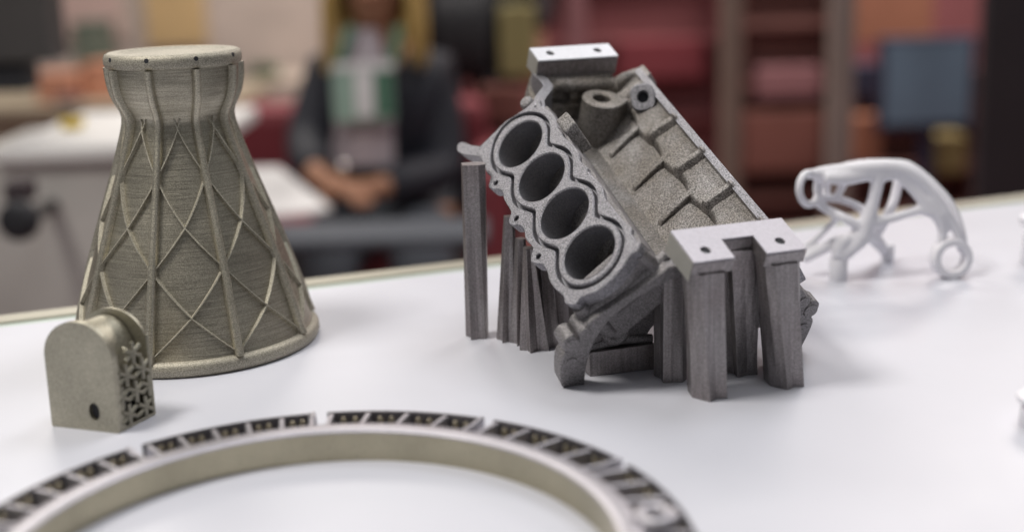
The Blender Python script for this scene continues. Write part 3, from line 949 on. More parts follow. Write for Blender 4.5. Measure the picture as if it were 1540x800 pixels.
for i, g in enumerate(gaps):
    g2 = gaps[i + 1] if i + 1 < len(gaps) else gaps[0] + 360
    a0, a1 = g + 1.3, g2 - 1.3
    n = 16
    # outer rim segment, broken by the notches
    m = MB()
    rings = []
    for j in range(n + 1):
        a = a0 + (a1 - a0) * j / n
        rings.append([rp(a, RO - 0.30, 0.0), rp(a, RO - 0.05, 0.0), rp(a, RO, 1.42), rp(a, RO - 0.05, 1.52), rp(a, RO - 0.2, 1.52), rp(a, RO - 0.27, 1.42)])
    m.loft(rings)
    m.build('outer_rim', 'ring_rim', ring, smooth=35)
    cnt = max(3, round((a1 - a0) / 7.2))
    st = (a1 - a0) / cnt
    for k in range(cnt + 1):
        a = a0 + st * k + (0.45 if k == 0 else (-0.45 if k == cnt else 0))
        hw = 0.5
        m = MB()
        b = []
        for z, ext in ((0.4, 0.35), (RH - 0.14, 0.0)):
            dz_ = 0.0 if z < 1 else 0.10
            b.append([rp(a - hw - ext - 0.3, RL - 0.15, z), rp(a + hw + ext - 0.3, RL - 0.15, z), rp(a + hw + ext + 0.4, RO - 0.25, z - dz_), rp(a - hw - ext + 0.4, RO - 0.25, z - dz_)])
        m.loft(b)
        m.build('vane', 'ring_lip', ring, bevel=0.05)
        if k < cnt:
            for q in (0.36, 0.66):
                p = rp(a + st * q, RO - 0.58, 0.5)
                m = MB()
                m.tube([p, (p[0], p[1], 1.22), (p[0], p[1], 1.36)], [0.17, 0.16, 0.08], 9)
                m.build('nub', 'ring_nub', ring, smooth=50)
    # upturned lug at the end of each rim segment
    m = MB()
    m.loft([[rp(a1 + e, RO - 0.9, z0), rp(a1 + e, RO + 0.03, z0), rp(a1 + e, RO + 0.03, z1), rp(a1 + e, RO - 0.9, z1)] for e, z0, z1 in ((-1.0, 0.3, 1.46), (-0.3, 0.3, 1.58), (0.2, 0.3, 1.58), (0.4, 0.5, 1.4))])
    m.build('end_lug', 'ring_lip', ring, bevel=0.06)
# eyelet on the near right of the ring
ep = Vector((6.3, 50.2, 1.75))
m = MB()
m.tube([ep + Vector((0.72 * math.cos(t), 0.72 * math.sin(t), 0)) for t in [2 * PI * j / 24 for j in range(24)]], 0.30, 10, closed=True)
m.build('eyelet', 'ring_lip', ring, smooth=60)

# ================================================================== white organic bracket
brk = thing('bracket', (29.5, 95.0, 0), 'white organic printed bracket with branching limbs and ring feet', 'bracket')
m = MB()
F, Bk = 93.6, 97.6
def P2(px, py, Y): return at(px, py, Y)
def limb(pts, rad, n=10):
    pp = [P2(*p) for p in pts]
    cc = catmull([tuple(p) for p in pp], 4, closed=False)
    rr_ = []
    for i in range(len(cc)):
        t = i / (len(cc) - 1) * (len(rad) - 1)
        k = min(int(t), len(rad) - 2)
        rr_.append(0.9 * (rad[k] + (rad[k + 1] - rad[k]) * (t - k)))
    m.tube(cc, rr_, n)
ringc = P2(1213, 283, F)
m.tube([P2(1217 + 15 * math.cos(t), 284 + 24 * math.sin(t), F + 1.0 * math.cos(t)) for t in [2 * PI * j / 20 for j in range(20)]], 0.32, 10, closed=True)
m.tube([P2(1236 + 7 * math.cos(t), 283 + 17 * math.sin(t), F + 1.6 + 0.6 * math.cos(t)) for t in [2 * PI * j / 20 for j in range(20)]], 0.34, 10, closed=True)
limb([(1212, 264, F), (1240, 259, F + .5), (1290, 254, F), (1340, 252, F), (1370, 262, F), (1395, 284, F), (1415, 308, F), (1436, 342, F), (1447, 380, F)], [0.36, 0.55, 0.62, 0.62, 0.55, 0.46, 0.42, 0.38, 0.36])
limb([(1240, 268, F), (1275, 266, F), (1310, 262, F), (1345, 264, F)], [0.5, 0.75, 0.6, 0.5])
limb([(1230, 262, F + 2), (1290, 248, F + 3.2), (1350, 247, F + 3.5), (1374, 254, F + 3), (1405, 280, F + 2.2), (1432, 312, F + 1.5), (1446, 350, F + 1), (1451, 382, F + .8)], [0.36, 0.45, 0.46, 0.44, 0.44, 0.42, 0.38, 0.36])
limb([(1345, 258, F), (1372, 285, F), (1392, 306, F), (1412, 326, F), (1418, 350, F), (1411, 380, F)], [0.42, 0.42, 0.55, 0.62, 0.42, 0.40])
limb([(1395, 300, F), (1420, 320, F), (1432, 345, F)], [0.45, 0.5, 0.3])
limb([(1322, 262, F), (1314, 300, F), (1303, 335, F), (1296, 356, F), (1280, 374, F), (1262, 388, F)], [0.6, 0.55, 0.72, 0.8, 0.62, 0.62])
limb([(1352, 268, F + 2), (1346, 296, F + 2), (1336, 322, F + 1.5), (1318, 348, F + 1.5)], [0.45, 0.45, 0.45, 0.6])
limb([(1312, 334, F), (1335, 330, F), (1362, 322, F), (1384, 316, F), (1400, 318, F)], [0.6, 0.42, 0.38, 0.45, 0.6])
limb([(1298, 350, F), (1314, 358, F + 2), (1326, 372, F + 4.6), (1332, 378, F + 5.4)], [0.75, 0.65, 0.55, 0.55])
limb([(1222, 301, F + 1), (1245, 316, F + 1), (1270, 328, F), (1298, 344, F)], [0.36, 0.42, 0.42, 0.55])
limb([(1238, 298, F + 1.6), (1262, 300, F + 1.6), (1285, 308, F + 1.2), (1306, 322, F)], [0.36, 0.34, 0.34, 0.5])
limb([(1270, 272, F + 1), (1262, 290, F + 1.4), (1256, 302, F + 1.6)], [0.45, 0.34, 0.34])
limb([(1262, 326, F + .6), (1245, 342, F + 1), (1226, 360, F + 1.6), (1210, 374, F + 2)], [0.34, 0.30, 0.34, 0.4])
limb([(1290, 354, F), (1262, 362, F + .5), (1238, 374, F + 1), (1208, 390, F + 1.6)], [0.55, 0.5, 0.5, 0.45])
limb([(1276, 356, F), (1262, 372, F), (1260, 388, F)], [0.5, 0.6, 0.6])
m.build('limb_frame', 'white', brk, remesh=0.13, relax=7)
g1 = P2(1260, 420, F + 0.2); g1.z = 0
MB().lathe([(0.0, 0.0), (0.68, 0.0), (0.70, 0.05), (0.70, 1.6), (0.62, 1.75), (0, 1.8)], 28, g1).build('foot', 'white', brk, smooth=40)
g2 = Vector((31.3, 98.9, 0))
MB().lathe([(0.0, 0.0), (0.50, 0.0), (0.52, 0.05), (0.52, 1.35), (0.45, 1.45), (0, 1.5)], 24, g2).build('foot', 'white', brk, smooth=40)
rc = P2(1430, 400, F - 0.2); rc.z = 1.55
ax_ = Vector((0.10, -1.0, 0.05)).normalized()
bx_ = Vector((1.0, 0.10, 0)).normalized()
cz_ = ax_.cross(bx_)
def TR(p): return rc + bx_ * p[0] + cz_ * p[1] + ax_ * p[2]
m = MB(TR)
m.plate([circle((0, 0), 1.55, 40), circle((0, 0), 1.0, 32)], -0.5, 0.5, 0.08)
m.build('ring_foot', 'white', brk, smooth=35)

# ================================================================== two more exhibits that only just enter the frame at the right
def collar(name, c, r, h, label):
    o = thing(name, (c.x, c.y, 0), label, 'printed part', None)
    MB().lathe([(r * 0.55, 0.0), (r, 0.0), (r * 1.03, 0.1), (r, h * 0.4), (r * 0.8, h * 0.55), (r * 0.8, h - 0.1), (r * 0.72, h), (r * 0.55, h)], 36, c, closed_prof=True).build('collar_body', 'white', o, smooth=35)
    MB().lathe([(r * 0.8, h * 0.62), (r * 1.15, h * 0.62), (r * 1.18, h * 0.68), (r * 1.15, h * 0.74), (r * 0.8, h * 0.74)], 36, c, closed_prof=True).build('collar_flange', 'white', o, smooth=35)
collar('printed_collar', Vector((43.6, 97.0, 0)), 2.0, 5.0, 'pale flanged part cut by the right edge beyond the bracket')
collar('printed_collar', Vector((29.0, 63.4, 0)), 1.4, 2.2, 'pale low part just touching the right edge in front')

# ================================================================== the hall behind the table (all far out of focus)
FLOOR = -90.0
def bgmat(name, col, rough=0.7, var=0.12, scale=5.0, metal=0.0):
    MAT[name] = plain(name, col, rough, metal, var, scale)
    return name
for nm, c in dict(carpet=(0.17, 0.055, 0.05), wall_cream=(0.54, 0.45, 0.40), wall_pink=(0.56, 0.40, 0.36), wall_maroon=(0.22, 0.07, 0.075), tan=(0.58, 0.40, 0.20), desk_beige=(0.36, 0.30, 0.22),
                  machine_grey=(0.52, 0.50, 0.47), machine_white=(0.74, 0.72, 0.70), black=(0.018, 0.018, 0.022), charcoal=(0.055, 0.05, 0.048), yellow=(0.70, 0.52, 0.06),
                  salmon=(0.58, 0.27, 0.17), plum=(0.10, 0.06, 0.09), leaf=(0.06, 0.16, 0.06), pot=(0.35, 0.18, 0.10), teal=(0.12, 0.15, 0.12), red=(0.19, 0.03, 0.04), slate=(0.07, 0.078, 0.095),
                  skin=(0.40, 0.20, 0.12), navy=(0.014, 0.015, 0.024), coatbrown=(0.045, 0.032, 0.036), shirt=(0.44, 0.38, 0.41), hair=(0.40, 0.26, 0.08), green=(0.07, 0.17, 0.11), badgegreen=(0.30, 0.42, 0.35),
                  paper=(0.72, 0.70, 0.70), post_beige=(0.22, 0.15, 0.12), post_grey=(0.27, 0.21, 0.185), shelf_brown=(0.17, 0.07, 0.06), navybox=(0.035, 0.035, 0.07), mauve=(0.27, 0.12, 0.13), orange=(0.36, 0.15, 0.09),
                  screenblue=(0.17, 0.25, 0.34), darkpost=(0.030, 0.025, 0.030), olive=(0.28, 0.22, 0.09), lime=(0.30, 0.26, 0.11), rust=(0.19, 0.07, 0.055), posterpaper=(0.62, 0.52, 0.44)).items():
    bgmat(nm, c)

def struct(name, m, mat):
    o = m.build(name, mat, None)
    o['kind'] = 'structure'
    return o
struct('floor', MB().box((-700, 100, FLOOR - 4), (900, 900, FLOOR)), 'carpet')
w0 = at(640, 100, 620).x
struct('wall_left', MB().box((-700, 620, FLOOR), (w0, 630, 220)), 'wall_cream')
struct('wall_right', MB().box((w0 - 2, 600, FLOOR), (900, 612, 220)), 'wall_maroon')

def rect(px0, py0, px1, py1, Y):
    cxm, cym = (px0 + px1) / 2, (py0 + py1) / 2
    return at(px0, cym, Y).x, at(px1, cym, Y).x, at(cxm, py1, Y).z, at(cxm, py0, Y).z
def pbox(px0, py0, px1, py1, Y, dep):
    x0, x1, z0, z1 = rect(px0, py0, px1, py1, Y)
    return MB().box((x0, Y, z0), (x1, Y + dep, z1))
def base_of(px0, py0, px1, py1, Y):
    x0, x1, z0, z1 = rect(px0, py0, px1, py1, Y)
    return ((x0 + x1) / 2, Y, z0)

# hanging screen, top left
t = thing('wall_screen', base_of(-60, -40, 74, 120, 230), 'big dark grey screen housing at the top left corner', 'screen')
pbox(-70, -60, 72, 96, 230, 9).build('housing', 'charcoal', t, bevel=0.8)
pbox(-70, 98, 40, 140, 232, 7).build('lower_bezel', 'black', t, bevel=0.6)
x0, x1, z0, z1 = rect(-60, 140, -20, 480, 236)
MB().box((x0, 236, FLOOR), (x1, 240, z1)).build('stand', 'charcoal', t)

# grey machine with a white lid and black hand knob
t = thing('machine', (at(80, 400, 215).x, 215, FLOOR), 'pale grey machine cabinet with white lid at the left', 'machine')
x0, x1, z0, z1 = rect(-90, 246, 205, 500, 215)
MB().box((x0, 215, FLOOR), (x1, 262, z1)).build('housing', 'machine_grey', t, bevel=1.0)
zl = z1
MB().box((x0 + 12, 213, zl + 0.05), (x1 + 14, 262, zl + 3.2)).build('lid', 'machine_white', t, bevel=0.8)
kp = at(28, 332, 190)
hub = MB().tube([kp, kp + Vector((-3.2, 24, -2.5))], [1.0, 1.2], 16).build('knob_stem', 'charcoal', t, smooth=40)
m = MB()
m.loft([[(kp.x + r * math.cos(2 * PI * k / 28), kp.y + y, kp.z + r * math.sin(2 * PI * k / 28)) for k in range(28)] for y, r in ((-1.6, 1.6), (-1.4, 2.4), (-0.6, 3.1), (0.6, 3.2), (1.6, 2.7), (2.0, 1.6))])
m.build('hand_knob', 'black', t, smooth=60)
pbox(4, 275, 40, 306, 193, 5).build('knob_bracket', 'coatbrown', t, bevel=0.5)
yp = at(112, 218, 235)
t = thing('cup', (yp.x, yp.y, zl + 3.25), 'small yellow cup standing on the white machine lid', 'cup')
MB().lathe([(0, 0), (1.8, 0), (2.3, 1.6), (2.45, 1.7), (2.2, 1.7), (1.7, 0.3), (0, 0.3)], 24, (yp.x, yp.y, zl + 3.25)).build('cup_bowl', 'yellow', t, smooth=40)

# desk at the back left with clutter
t = thing('back_desk', (at(200, 200, 470).x, 470, FLOOR), 'long beige desk along the back wall at the left', 'desk')
x0, x1, z0, z1 = rect(-80, 158, 372, 420, 470)
MB().box((x0, 470, z1 - 4), (x1, 545, z1)).build('desktop', 'desk_beige', t, bevel=0.6)
MB().box((x0 + 5, 474, FLOOR), (x1 - 5, 480, z1 - 4)).build('front_panel', 'desk_beige', t)
for q in (x0 + 4, x1 - 10):
    MB().box((q, 500, FLOOR), (q + 5, 540, z1 - 4)).build('side_panel', 'desk_beige', t)
dz = z1
def crate(name, px0, py0, px1, Y, dep, mat, label, cat):
    x0, x1, z0, z1 = rect(px0, py0, px1, py0 + 40, Y)
    o = thing(name, ((x0 + x1) / 2, Y, dz), label, cat)
    MB().box((x0, Y, dz + 0.1), (x1, Y + dep, z1 - 1.2)).build('carton', mat, o, bevel=0.8)
    MB().box((x0 - 0.4, Y - 0.4, z1 - 1.2), (x1 + 0.4, Y + dep + 0.4, z1)).build('lid', mat, o, bevel=0.4)
crate('storage_box', 52, 112, 112, 480, 18, 'salmon', 'wide salmon box left of the nozzle rim', 'box')
crate('storage_box', 126, 96, 172, 488, 16, 'salmon', 'taller salmon box directly beside the nozzle rim', 'box')
crate('storage_box', 84, 148, 118, 474, 6, 'plum', 'small dark plum box in front of the salmon box', 'box')
crate('storage_box', 108, 34, 150, 510, 20, 'teal', 'dark green grey device standing on the back desk', 'device')
def panel(name, px0, py0, px1, py1, mat, label, cat, Y=616, frame='posterpaper'):
    o = thing(name, base_of(px0, py0, px1, py1, Y), label, cat)
    pbox(px0, py0, px1, py1, Y, 2.0).build('frame', frame, o, bevel=0.3)
    pbox(px0 + 4, py0 + 4, px1 - 4, py1 - 4, Y - 0.6, 0.5).build('sheet', mat, o)
panel('poster', 78, -50, 186, 60, 'wall_pink', 'pale pink poster on the cream wall at far left', 'poster')
panel('poster', 214, -50, 312, 74, 'tan', 'tan orange poster on the wall above the nozzle', 'poster')
panel('poster', 400, 110, 462, 152, 'badgegreen', 'pale green notice low on the cream wall', 'poster', 614)

def plant(px, py, Y, label, n=70, spread=9.0):
    p = at(px, py, Y)
    o = thing('potted_plant', (p.x, p.y, p.z - 16), label, 'plant')
    MB().lathe([(0, 0), (4, 0), (5, 8), (5.4, 8.2), (5.4, 9.2), (4.8, 9.2), (4.6, 7.6), (0, 7.6)], 20, (p.x, p.y, p.z - 16)).build('pot', 'pot', o, smooth=40)
    m = MB()
    rnd = random.Random(int(px))
    for _ in range(n):
        d = Vector((rnd.gauss(0, 1), rnd.gauss(0, 1), abs(rnd.gauss(0.5, 0.8)))).normalized()
        c = Vector((p.x, p.y, p.z - 7)) + d * spread * rnd.uniform(0.2, 1.0)
        a = d.cross(Vector((rnd.random(), rnd.random(), rnd.random()))).normalized() * 1.6
        b = d * 3.2
        m.add([c - b * 0.6, c + a, c + b, c - a], [(0, 1, 2, 3)])
    m.build('foliage', 'leaf', o)
    m = MB()
    m.tube([(p.x, p.y, p.z - 9), (p.x + 0.5, p.y, p.z - 2)], [0.5, 0.3], 8)
    m.build('stem', 'pot', o)
t = thing('side_cabinet', base_of(372, 128, 470, 300, 520), 'low cream cabinet below the plant on the back wall', 'cabinet')
x0, x1, z0, z1 = rect(374, 128, 474, 420, 560)
MB().box((x0, 560, FLOOR), (x1, 610, z1)).build('carcass', 'wall_cream', t, bevel=0.5)
MB().box((x0 - 1, 559, z1), (x1 + 1, 611, z1 + 2)).build('cabinet_top', 'posterpaper', t, bevel=0.4)
plant(392, 100, 580, 'green potted plant on the cream cabinet right of the nozzle', 120, 8)

# red sofa and slate bench
t = thing('sofa', (at(560, 380, 345).x, 360, FLOOR), 'dark red upholstered sofa behind the seated person', 'sofa')
x0, x1, z0, z1 = rect(352, 158, 735, 420, 352)
MB().box((x0, 352, FLOOR + 12), (x1, 372, z1)).build('backrest', 'red', t, bevel=4)
MB().box((x0 + 2, 300, FLOOR + 12), (x1 - 2, 352, FLOOR + 44)).build('seat', 'red', t, bevel=4)
for q in (x0 - 6, x1 - 4):
    MB().box((q, 298, FLOOR + 8), (q + 10, 374, FLOOR + 62)).build('armrest', 'red', t, bevel=3)
for qx in (x0 + 4, x1 - 8):
    for qy in (304, 364):
        MB().box((qx, qy, FLOOR), (qx + 4, qy + 4, FLOOR + 12)).build('leg', 'black', t)
t = thing('bench', (at(550, 400, 250).x, 252, FLOOR), 'slate blue low bench between table and seated person', 'bench')
x0, x1, z0, z1 = rect(395, 350, 735, 400, 245)
MB().box((x0, 240, z1 - 2.4), (x1, 258, z1)).build('seat', 'slate', t, bevel=1.0)
for q in (x0 + 3, x1 - 7):
    for y in (242, 253):
        MB().box((q, y, FLOOR), (q + 2.5, y + 2.5, z1 - 2.4)).build('leg', 'charcoal', t)

# people: one continuous skinned body, clothing as children
def skinned(name, verts, edges, rad, mat, parent, root, sub=2):
    org = parent_origin(parent)
    me = bpy.data.meshes.new(name)
    me.from_pydata([tuple((Vector(v) - org) * S) for v in verts], edges, [])
    o = bpy.data.objects.new(name, me)
    C.objects.link(o)
    o.parent = parent
    o.modifiers.new('skin', 'SKIN')
    sv = me.skin_vertices[0].data
    for i, r in enumerate(rad):
        rx, ry = r if isinstance(r, tuple) else (r, r)
        sv[i].radius = (rx * S, ry * S)
        sv[i].use_root = (i == root)
    sb = o.modifiers.new('sub', 'SUBSURF')
    sb.levels = sub
    sb.render_levels = sub
    bake(o)
    o.data.materials.clear()
    o.data.materials.append(MAT[mat])
    for p in o.data.polygons:
        p.use_smooth = True
    return o

def figure(label, hip, chest, sh_l, el_l, wr_l, sh_r, el_r, wr_r, neck, head, knees, feet, jacket, trousers, hand_dirs):
    p = thing('person', (hip[0], hip[1], FLOOR), label, 'person')
    V, E, R = [], [], []
    def add(v, r, prev=None):
        V.append(Vector(v)); R.append(r)
        if prev is not None: E.append((prev, len(V) - 1))
        return len(V) - 1
    h = add(hip, 13)
    ch0 = add((Vector(hip) + Vector(chest)) / 2, 11.5, h)
    ch = add(chest, 13, ch0)
    nk0 = add((Vector(chest) + Vector(neck)) / 2, 9, ch)
    nk = add(neck, 5.2, nk0)
    hd0 = add(Vector(head) - Vector((0, 1.5, 5)), 6.6, nk)
    hd1 = add(head, 8.2, hd0)
    hd2 = add(Vector(head) + Vector((0, 0.5, 7)), 6.4, hd1)
    arms = []
    for sh, el, wr_, dv in ((sh_l, el_l, wr_l, hand_dirs[0]), (sh_r, el_r, wr_r, hand_dirs[1])):
        a = add(sh, 5.4, nk0)
        b = add(el, 4.0, a)
        c = add(wr_, 2.6, b)
        d = Vector(dv).normalized()
        sd = d.cross(Vector((0, 0, 1))).normalized()
        pm = add(Vector(wr_) + d * 6, 2.9, c)
        for k in range(4):
            q0 = add(Vector(wr_) + d * 9.5 + sd * (-2.7 + 1.8 * k), 0.95, pm)
            q1 = add(Vector(wr_) + d * (12.3 - 0.5 * abs(k - 1.4)) + sd * (-2.9 + 1.9 * k) + Vector((0, 0, -1.0)), 0.85, q0)
            add(Vector(wr_) + d * (14.2 - 0.8 * abs(k - 1.4)) + sd * (-2.9 + 1.9 * k) + Vector((0, 0, -2.4)), 0.75, q1)
        t0 = add(Vector(wr_) + d * 4 + sd * 3.6, 1.15, pm)
        add(Vector(wr_) + d * 8 + sd * 4.6, 0.9, t0)
        arms.append((a, b, c))
    legs = []
    for kn, ft, sgn in ((knees[0], feet[0], -1), (knees[1], feet[1], 1)):
        th = add(Vector(hip) + Vector((sgn * 9, -4, -2)), 9, h)
        k_ = add(kn, 6.5, th)
        an = add(ft, 4.0, k_)
        add(Vector(ft) + Vector((0, -12, -3.0)), 3.4, an)
    body = skinned('body', V, E, R, 'skin', p, h)
    # jacket over torso and arms
    JV, JE, JR = [], [], []
    def ja(v, r, prev=None):
        JV.append(Vector(v)); JR.append(r)
        if prev is not None: JE.append((prev, len(JV) - 1))
        return len(JV) - 1
    j0 = ja(Vector(hip) + Vector((0, 0, 2)), (17, 15))
    j1 = ja((Vector(hip) + Vector(chest)) / 2, (15.5, 13.5), j0)
    j2 = ja(chest, (17.5, 14), j1)
    j3 = ja((Vector(chest) + Vector(neck)) / 2, (13, 10.5), j2)
    ja(Vector(neck) + Vector((0, 1.5, -3)), (7.0, 6.6), j3)
    for sh, el, wr_ in ((sh_l, el_l, wr_l), (sh_r, el_r, wr_r)):
        a = ja(sh, 7.6, j3)
        b = ja(el, 6.2, a)
        ja(Vector(wr_) + (Vector(el) - Vector(wr_)).normalized() * 3, 4.8, b)
    skinned('jacket', JV, JE, JR, jacket, p, j0)
    TV, TE, TR_ = [], [], []
    def ta(v, r, prev=None):
        TV.append(Vector(v)); TR_.append(r)
        if prev is not None: TE.append((prev, len(TV) - 1))
        return len(TV) - 1
    t0 = ta(Vector(hip) + Vector((0, 0, -1)), 15.5)
    for kn, ft, sgn in ((knees[0], feet[0], -1), (knees[1], feet[1], 1)):
        a = ta(Vector(hip) + Vector((sgn * 9, -4, -2)), 10.5, t0)
        b = ta(kn, 8, a)
        ta(Vector(ft) + Vector((0, 0, 3)), 5.8, b)
    skinned('trousers', TV, TE, TR_, trousers, p, t0)
    for ft in feet:
        m = MB()
        f = Vector(ft)
        m.loft([[(f.x + w * math.cos(2 * PI * k / 14), f.y + y + 2.0 * math.sin(2 * PI * k / 14) * 0, max(FLOOR + 0.1, FLOOR + hh + hh * math.sin(2 * PI * k / 14))) for k in range(14)] for y, w, hh in ((6, 2.6, 3.0), (2, 4.0, 4.0), (-6, 4.2, 3.2), (-14, 4.2, 2.4), (-19, 2.4, 1.6))])
        m.build('shoe', 'black', p, smooth=60)
    # face
    hdv = Vector(head)
    m = MB()
    m.loft([[hdv + Vector((x_ * 1.0, -8.2 + y_, z_)) for x_, y_, z_ in ((-w, 0, z), (0, -d, z - 0.2), (w, 0, z))] for z, w, d in ((1.5, 0.7, 0.6), (-0.5, 1.0, 1.7), (-2.2, 1.4, 2.5), (-3.2, 1.2, 1.2))], caps=True)
    m.build('nose', 'skin', p, smooth=60)
    for sx in (-3.1, 3.1):
        MB().lathe([(0, -1.0), (0.7, -0.75), (1.0, 0), (0.7, 0.75), (0, 1.0)], 14, hdv + Vector((sx, -7.5, 0.4))).build('eye', 'paper', p, smooth=80)
        MB().tube([hdv + Vector((math.copysign(8.1, sx), 0, -2)), hdv + Vector((math.copysign(8.9, sx), 0.5, 0.2)), hdv + Vector((math.copysign(8.2, sx), 0, 2.2))], [0.7, 1.1, 0.8], 8).build('ear', 'skin', p, smooth=60)
    MB().tube([hdv + Vector((-2.4, -7.3, -5.2)), hdv + Vector((0, -8.3, -5.4)), hdv + Vector((2.4, -7.3, -5.2))], [0.35, 0.7, 0.35], 8).build('mouth', 'salmon', p, smooth=60)
    return p
Yp = 300
def pp(px, py, dy=0): return tuple(at(px, py, Yp + dy))
hipc = at(585, 330, Yp + 22)
p1 = figure('seated person with long blond hair in dark jacket, white shirt and green lanyard',
            tuple(hipc), pp(572, 175, 14), pp(492, 118, 14), pp(462, 225, 4), pp(478, 268, -18), pp(652, 112, 16), pp(672, 258, 8), pp(560, 285, -14),
            pp(565, 48, 12), pp(560, -45, 6), (tuple(hipc + Vector((-11, -42, 2))), tuple(hipc + Vector((11, -42, 2)))),
            ((hipc.x - 12, hipc.y - 44, FLOOR + 6), (hipc.x + 12, hipc.y - 44, FLOOR + 6)), 'navy', 'slate', ((1.0, -0.5, -0.3), (-0.9, -0.6, 0.1)))
# shirt front, lanyard and badge
m = MB()
rows = [(548, 44, 20, 0), (552, 90, 30, -2.5), (545, 140, 42, -2.5), (548, 190, 44, -1.5), (545, 250, 48, -1)]
m.loft([[at(cx_ - hw, y, Yp - 1.5 + dy), at(cx_, y, Yp - 4.5 + dy), at(cx_ + hw, y, Yp - 1.5 + dy), at(cx_ + hw, y, Yp + 3 + dy), at(cx_ - hw, y, Yp + 3 + dy)] for cx_, y, hw, dy in rows])
m.build('shirt', 'shirt', p1, smooth=60)
for pts in (((528, 40), (508, 96)), ((598, 40), (588, 100))):
    m = MB()
    (a, b), (c, d_) = pts
    m.tube([at(a, b, Yp - 5), at((a + c) / 2, (b + d_) / 2, Yp - 8), at(c, d_, Yp - 9)], 1.3, 8, squash=0.35)
    m.build('lanyard', 'green', p1, smooth=60)
bd = pbox(500, 98, 592, 182, Yp - 10, 0.5).build('badge', 'badgegreen', p1)
pbox(500, 94, 592, 106, Yp - 10.4, 0.3).build('badge_header', 'paper', bd)
pbox(534, 108, 562, 176, Yp - 10.4, 0.3).build('badge_photo', 'paper', bd)
pbox(564, 108, 590, 176, Yp - 10.4, 0.3).build('badge_bar', 'green', bd)
MAT['steel'] = plain('polished_steel', (0.9, 0.88, 0.86), 0.12, 1.0, 0.01)
m = MB()
sc_ = at(517, 250, Yp - 20)
m.lathe([(0.0, -1.1), (0.6, -0.95), (1.0, -0.5), (1.15, 0), (1.0, 0.5), (0.6, 0.95), (0.0, 1.1)], 18, sc_)
m.build('glint_ball', 'steel', p1, smooth=80)  # polished ball added to catch a bright glint by the hands
# long hair: many locks falling on both sides of the face
m = MB()
rnd = random.Random(3)
hd = at(560, -45, Yp + 6)
for i in range(90):
    a = rnd.uniform(-2.3, 2.3) + PI / 2
    x, y = 8.7 * math.cos(a), 8.7 * math.sin(a)
    side = 1 if x > 0 else -1
    z_end = -rnd.uniform(14, 24) if abs(x) > 3 else -rnd.uniform(8, 18)
    m.tube([hd + Vector((x * 0.3, y * 0.3, 13.6)), hd + Vector((x * 0.85, y * 0.85, 10)), hd + Vector((x * 1.08, y * 1.08, 2)), hd + Vector((x * 1.2 + side * 1.2, y * 0.9 - 1.0, -8)), hd + Vector((x * 1.05 + side * 2.4 + rnd.uniform(-1, 1), y * 0.6 - 4, z_end))], [0.9, 1.2, 1.3, 1.2, 0.4], 6)
m.build('hair', 'hair', p1, smooth=60)

Y2 = 400
def p2p(px, py, dy=0): return tuple(at(px, py, Y2 + dy))
h2 = at(708, 250, Y2)
h2.z = max(h2.z, FLOOR + 92)
p2 = figure('standing person in a dark brown coat behind the seated person', tuple(h2), tuple(h2 + Vector((0, 0, 34))), tuple(h2 + Vector((-19, 0, 46))), tuple(h2 + Vector((-25, -2, 18))), tuple(h2 + Vector((-20, -10, -4))),
            tuple(h2 + Vector((19, 0, 46))), tuple(h2 + Vector((24, 2, 18))), tuple(h2 + Vector((22, -6, -6))), tuple(h2 + Vector((0, 0, 56))), tuple(h2 + Vector((0, -1, 70))),
            (tuple(h2 + Vector((-10, -2, -44))), tuple(h2 + Vector((10, -2, -44)))), ((h2.x - 11, h2.y, FLOOR + 7), (h2.x + 11, h2.y, FLOOR + 7)), 'coatbrown', 'black', ((0.2, -0.5, -0.9), (-0.1, -0.5, -0.9)))
m = MB()
hd = h2 + Vector((0, -1, 70))
for i in range(50):
    a = rnd.uniform(-2.2, 2.2) + PI / 2
    x, y = 8.7 * math.cos(a), 8.7 * math.sin(a)
    m.tube([hd + Vector((x * 0.3, y * 0.3, 13.4)), hd + Vector((x * 0.9, y * 0.9, 9.5)), hd + Vector((x * 1.06, y * 1.06, 2)), hd + Vector((x * 1.0, y * 1.0, -4))], [0.9, 1.2, 1.2, 0.5], 6)
m.build('hair', 'black', p2, smooth=60)

# sheet of paper on the lap
t = thing('paper_pad', tuple(at(430, 300, 272)), 'white paper pad held in front of the seated person', 'paper')
a, b, c, d_ = at(350, 258, 292), at(420, 256, 290), at(498, 318, 266), at(405, 330, 264)
MB().hexa([a, d_, c, b], [q + Vector((0, 0, 0.8)) for q in (a, d_, c, b)]).build('top_sheet', 'paper', t)

# things on the right, behind the block and the bracket
def cabinet(name, px0, py0, px1, Y, dep, mat, label, cat, shelves=0, smat='mauve'):
    x0, x1, z0, z1 = rect(px0, py0, px1, py0 + 100, Y)
    o = thing(name, ((x0 + x1) / 2, Y, FLOOR), label, cat)
    MB().box((x0, Y + dep - 2, FLOOR), (x1, Y + dep, z1)).build('back_panel', mat, o)
    for q in (x0, x1 - 3):
        MB().box((q, Y, FLOOR), (q + 3, Y + dep - 2.1, z1)).build('side_panel', mat, o, bevel=0.3)
    for k in range(shelves + 1):
        z = FLOOR + 10 + (z1 - FLOOR - 13) * k / max(1, shelves)
        MB().box((x0 + 3.1, Y + 1, z), (x1 - 3.1, Y + dep - 2.1, z + 3)).build('shelf', smat, o, bevel=0.2)
    return o, x0, x1, z1
cabinet('shelving', 820, -60, 1092, 520, 14, 'wall_maroon', 'maroon shelving behind the top of the block', 'shelf', 3, 'wall_maroon')
cabinet('shelving', 1108, -60, 1262, 500, 16, 'shelf_brown', 'red brown shelving between the two pale posts', 'shelf', 4, 'shelf_brown')
cabinet('shelving', 1276, 110, 1480, 470, 16, 'shelf_brown', 'low brown shelving below the blue screen', 'shelf', 3, 'shelf_brown')
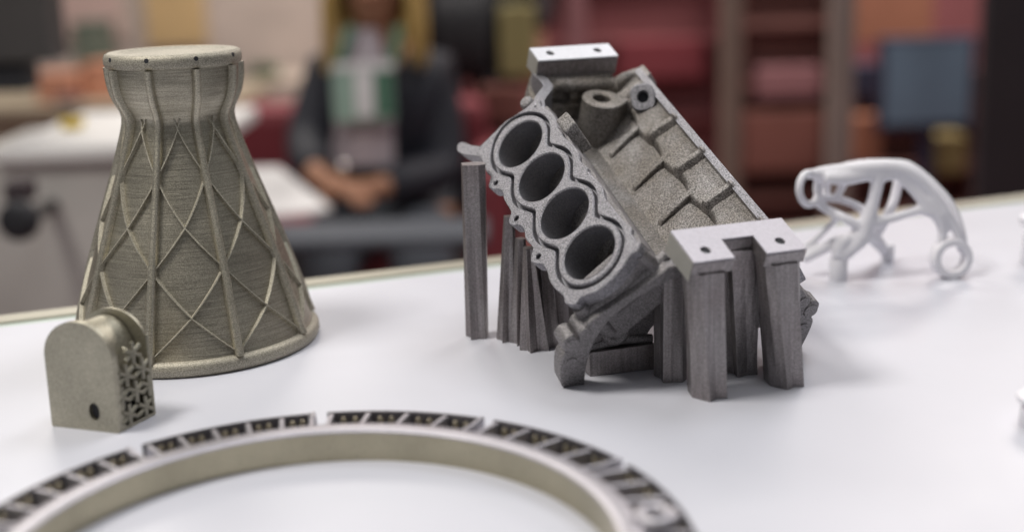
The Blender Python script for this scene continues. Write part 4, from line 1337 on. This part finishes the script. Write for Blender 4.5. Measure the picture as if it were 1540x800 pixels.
def post(px0, px1, Y, mat, label):
    x0, x1, _, _ = rect(px0, 0, px1, 300, Y)
    o = thing('post', ((x0 + x1) / 2, Y, FLOOR), label, 'post')
    MB().box((x0, Y, FLOOR + 3), (x1, Y + 5, 140)).build('shaft', mat, o, bevel=0.6)
    MB().box((x0 - 4, Y - 4, FLOOR), (x1 + 4, Y + 9, FLOOR + 3)).build('foot_plate', mat, o, bevel=0.5)
post(1086, 1116, 330, 'post_beige', 'slim beige post to the left of the brown shelving')
post(1248, 1284, 340, 'post_grey', 'slim greyish post left of the blue screen')
post(1476, 1600, 380, 'darkpost', 'wide dark column at the right edge')
post(856, 884, 480, 'mauve', 'dull mauve post behind the rear pad of the block')
def parcel(px0, py0, px1, py1, Y, dep, mat, label, cat='box', tape='posterpaper', name='parcel'):
    o = thing(name, base_of(px0, py0, px1, py1, Y), label, cat)
    x0, x1, z0, z1 = rect(px0, py0, px1, py1, Y)
    MB().box((x0, Y, z0), (x1, Y + dep, z1)).build('carton', mat, o, bevel=0.8)
    xm = (x0 + x1) / 2
    MB().box((xm - 0.8, Y - 0.1, z0 + 0.5), (xm + 0.8, Y + dep * 0.5, z1 + 0.1)).build('tape', mat, o)
parcel(752, 10, 806, 116, 372, 12, 'lime', 'yellow green box seen left of the rear pad')
parcel(722, 132, 792, 186, 368, 12, 'rust', 'rust orange box just left of the deck top')
parcel(1138, 102, 1236, 148, 498, 14, 'mauve', 'pale mauve box on the shelving between posts')
parcel(1120, 168, 1236, 258, 498, 14, 'rust', 'rust red box low between the two posts')
parcel(930, 60, 1060, 120, 515, 14, 'red', 'deep red box on the maroon shelving')
parcel(1276, -40, 1405, 64, 490, 14, 'orange', 'large orange salmon carton above the blue screen')
parcel(1284, 98, 1334, 148, 452, 10, 'navybox', 'dark navy box left of the blue screen')
parcel(1290, 176, 1326, 246, 440, 10, 'orange', 'narrow salmon carton under the navy box')
parcel(1396, 204, 1452, 262, 440, 12, 'olive', 'olive tan carton below the blue screen')
t = thing('monitor', base_of(1328, 62, 1462, 192, 430), 'blue grey monitor on the right with dark bezel', 'monitor')
pbox(1324, 56, 1466, 196, 430, 5).build('housing', 'navybox', t, bevel=0.6)
pbox(1332, 64, 1458, 186, 429.4, 0.5).build('screen', 'screenblue', t)
x0, x1, z0, z1 = rect(1384, 196, 1406, 230, 432)
MB().box((x0, 432, FLOOR), (x1, 435, z1)).build('stand', 'navybox', t)
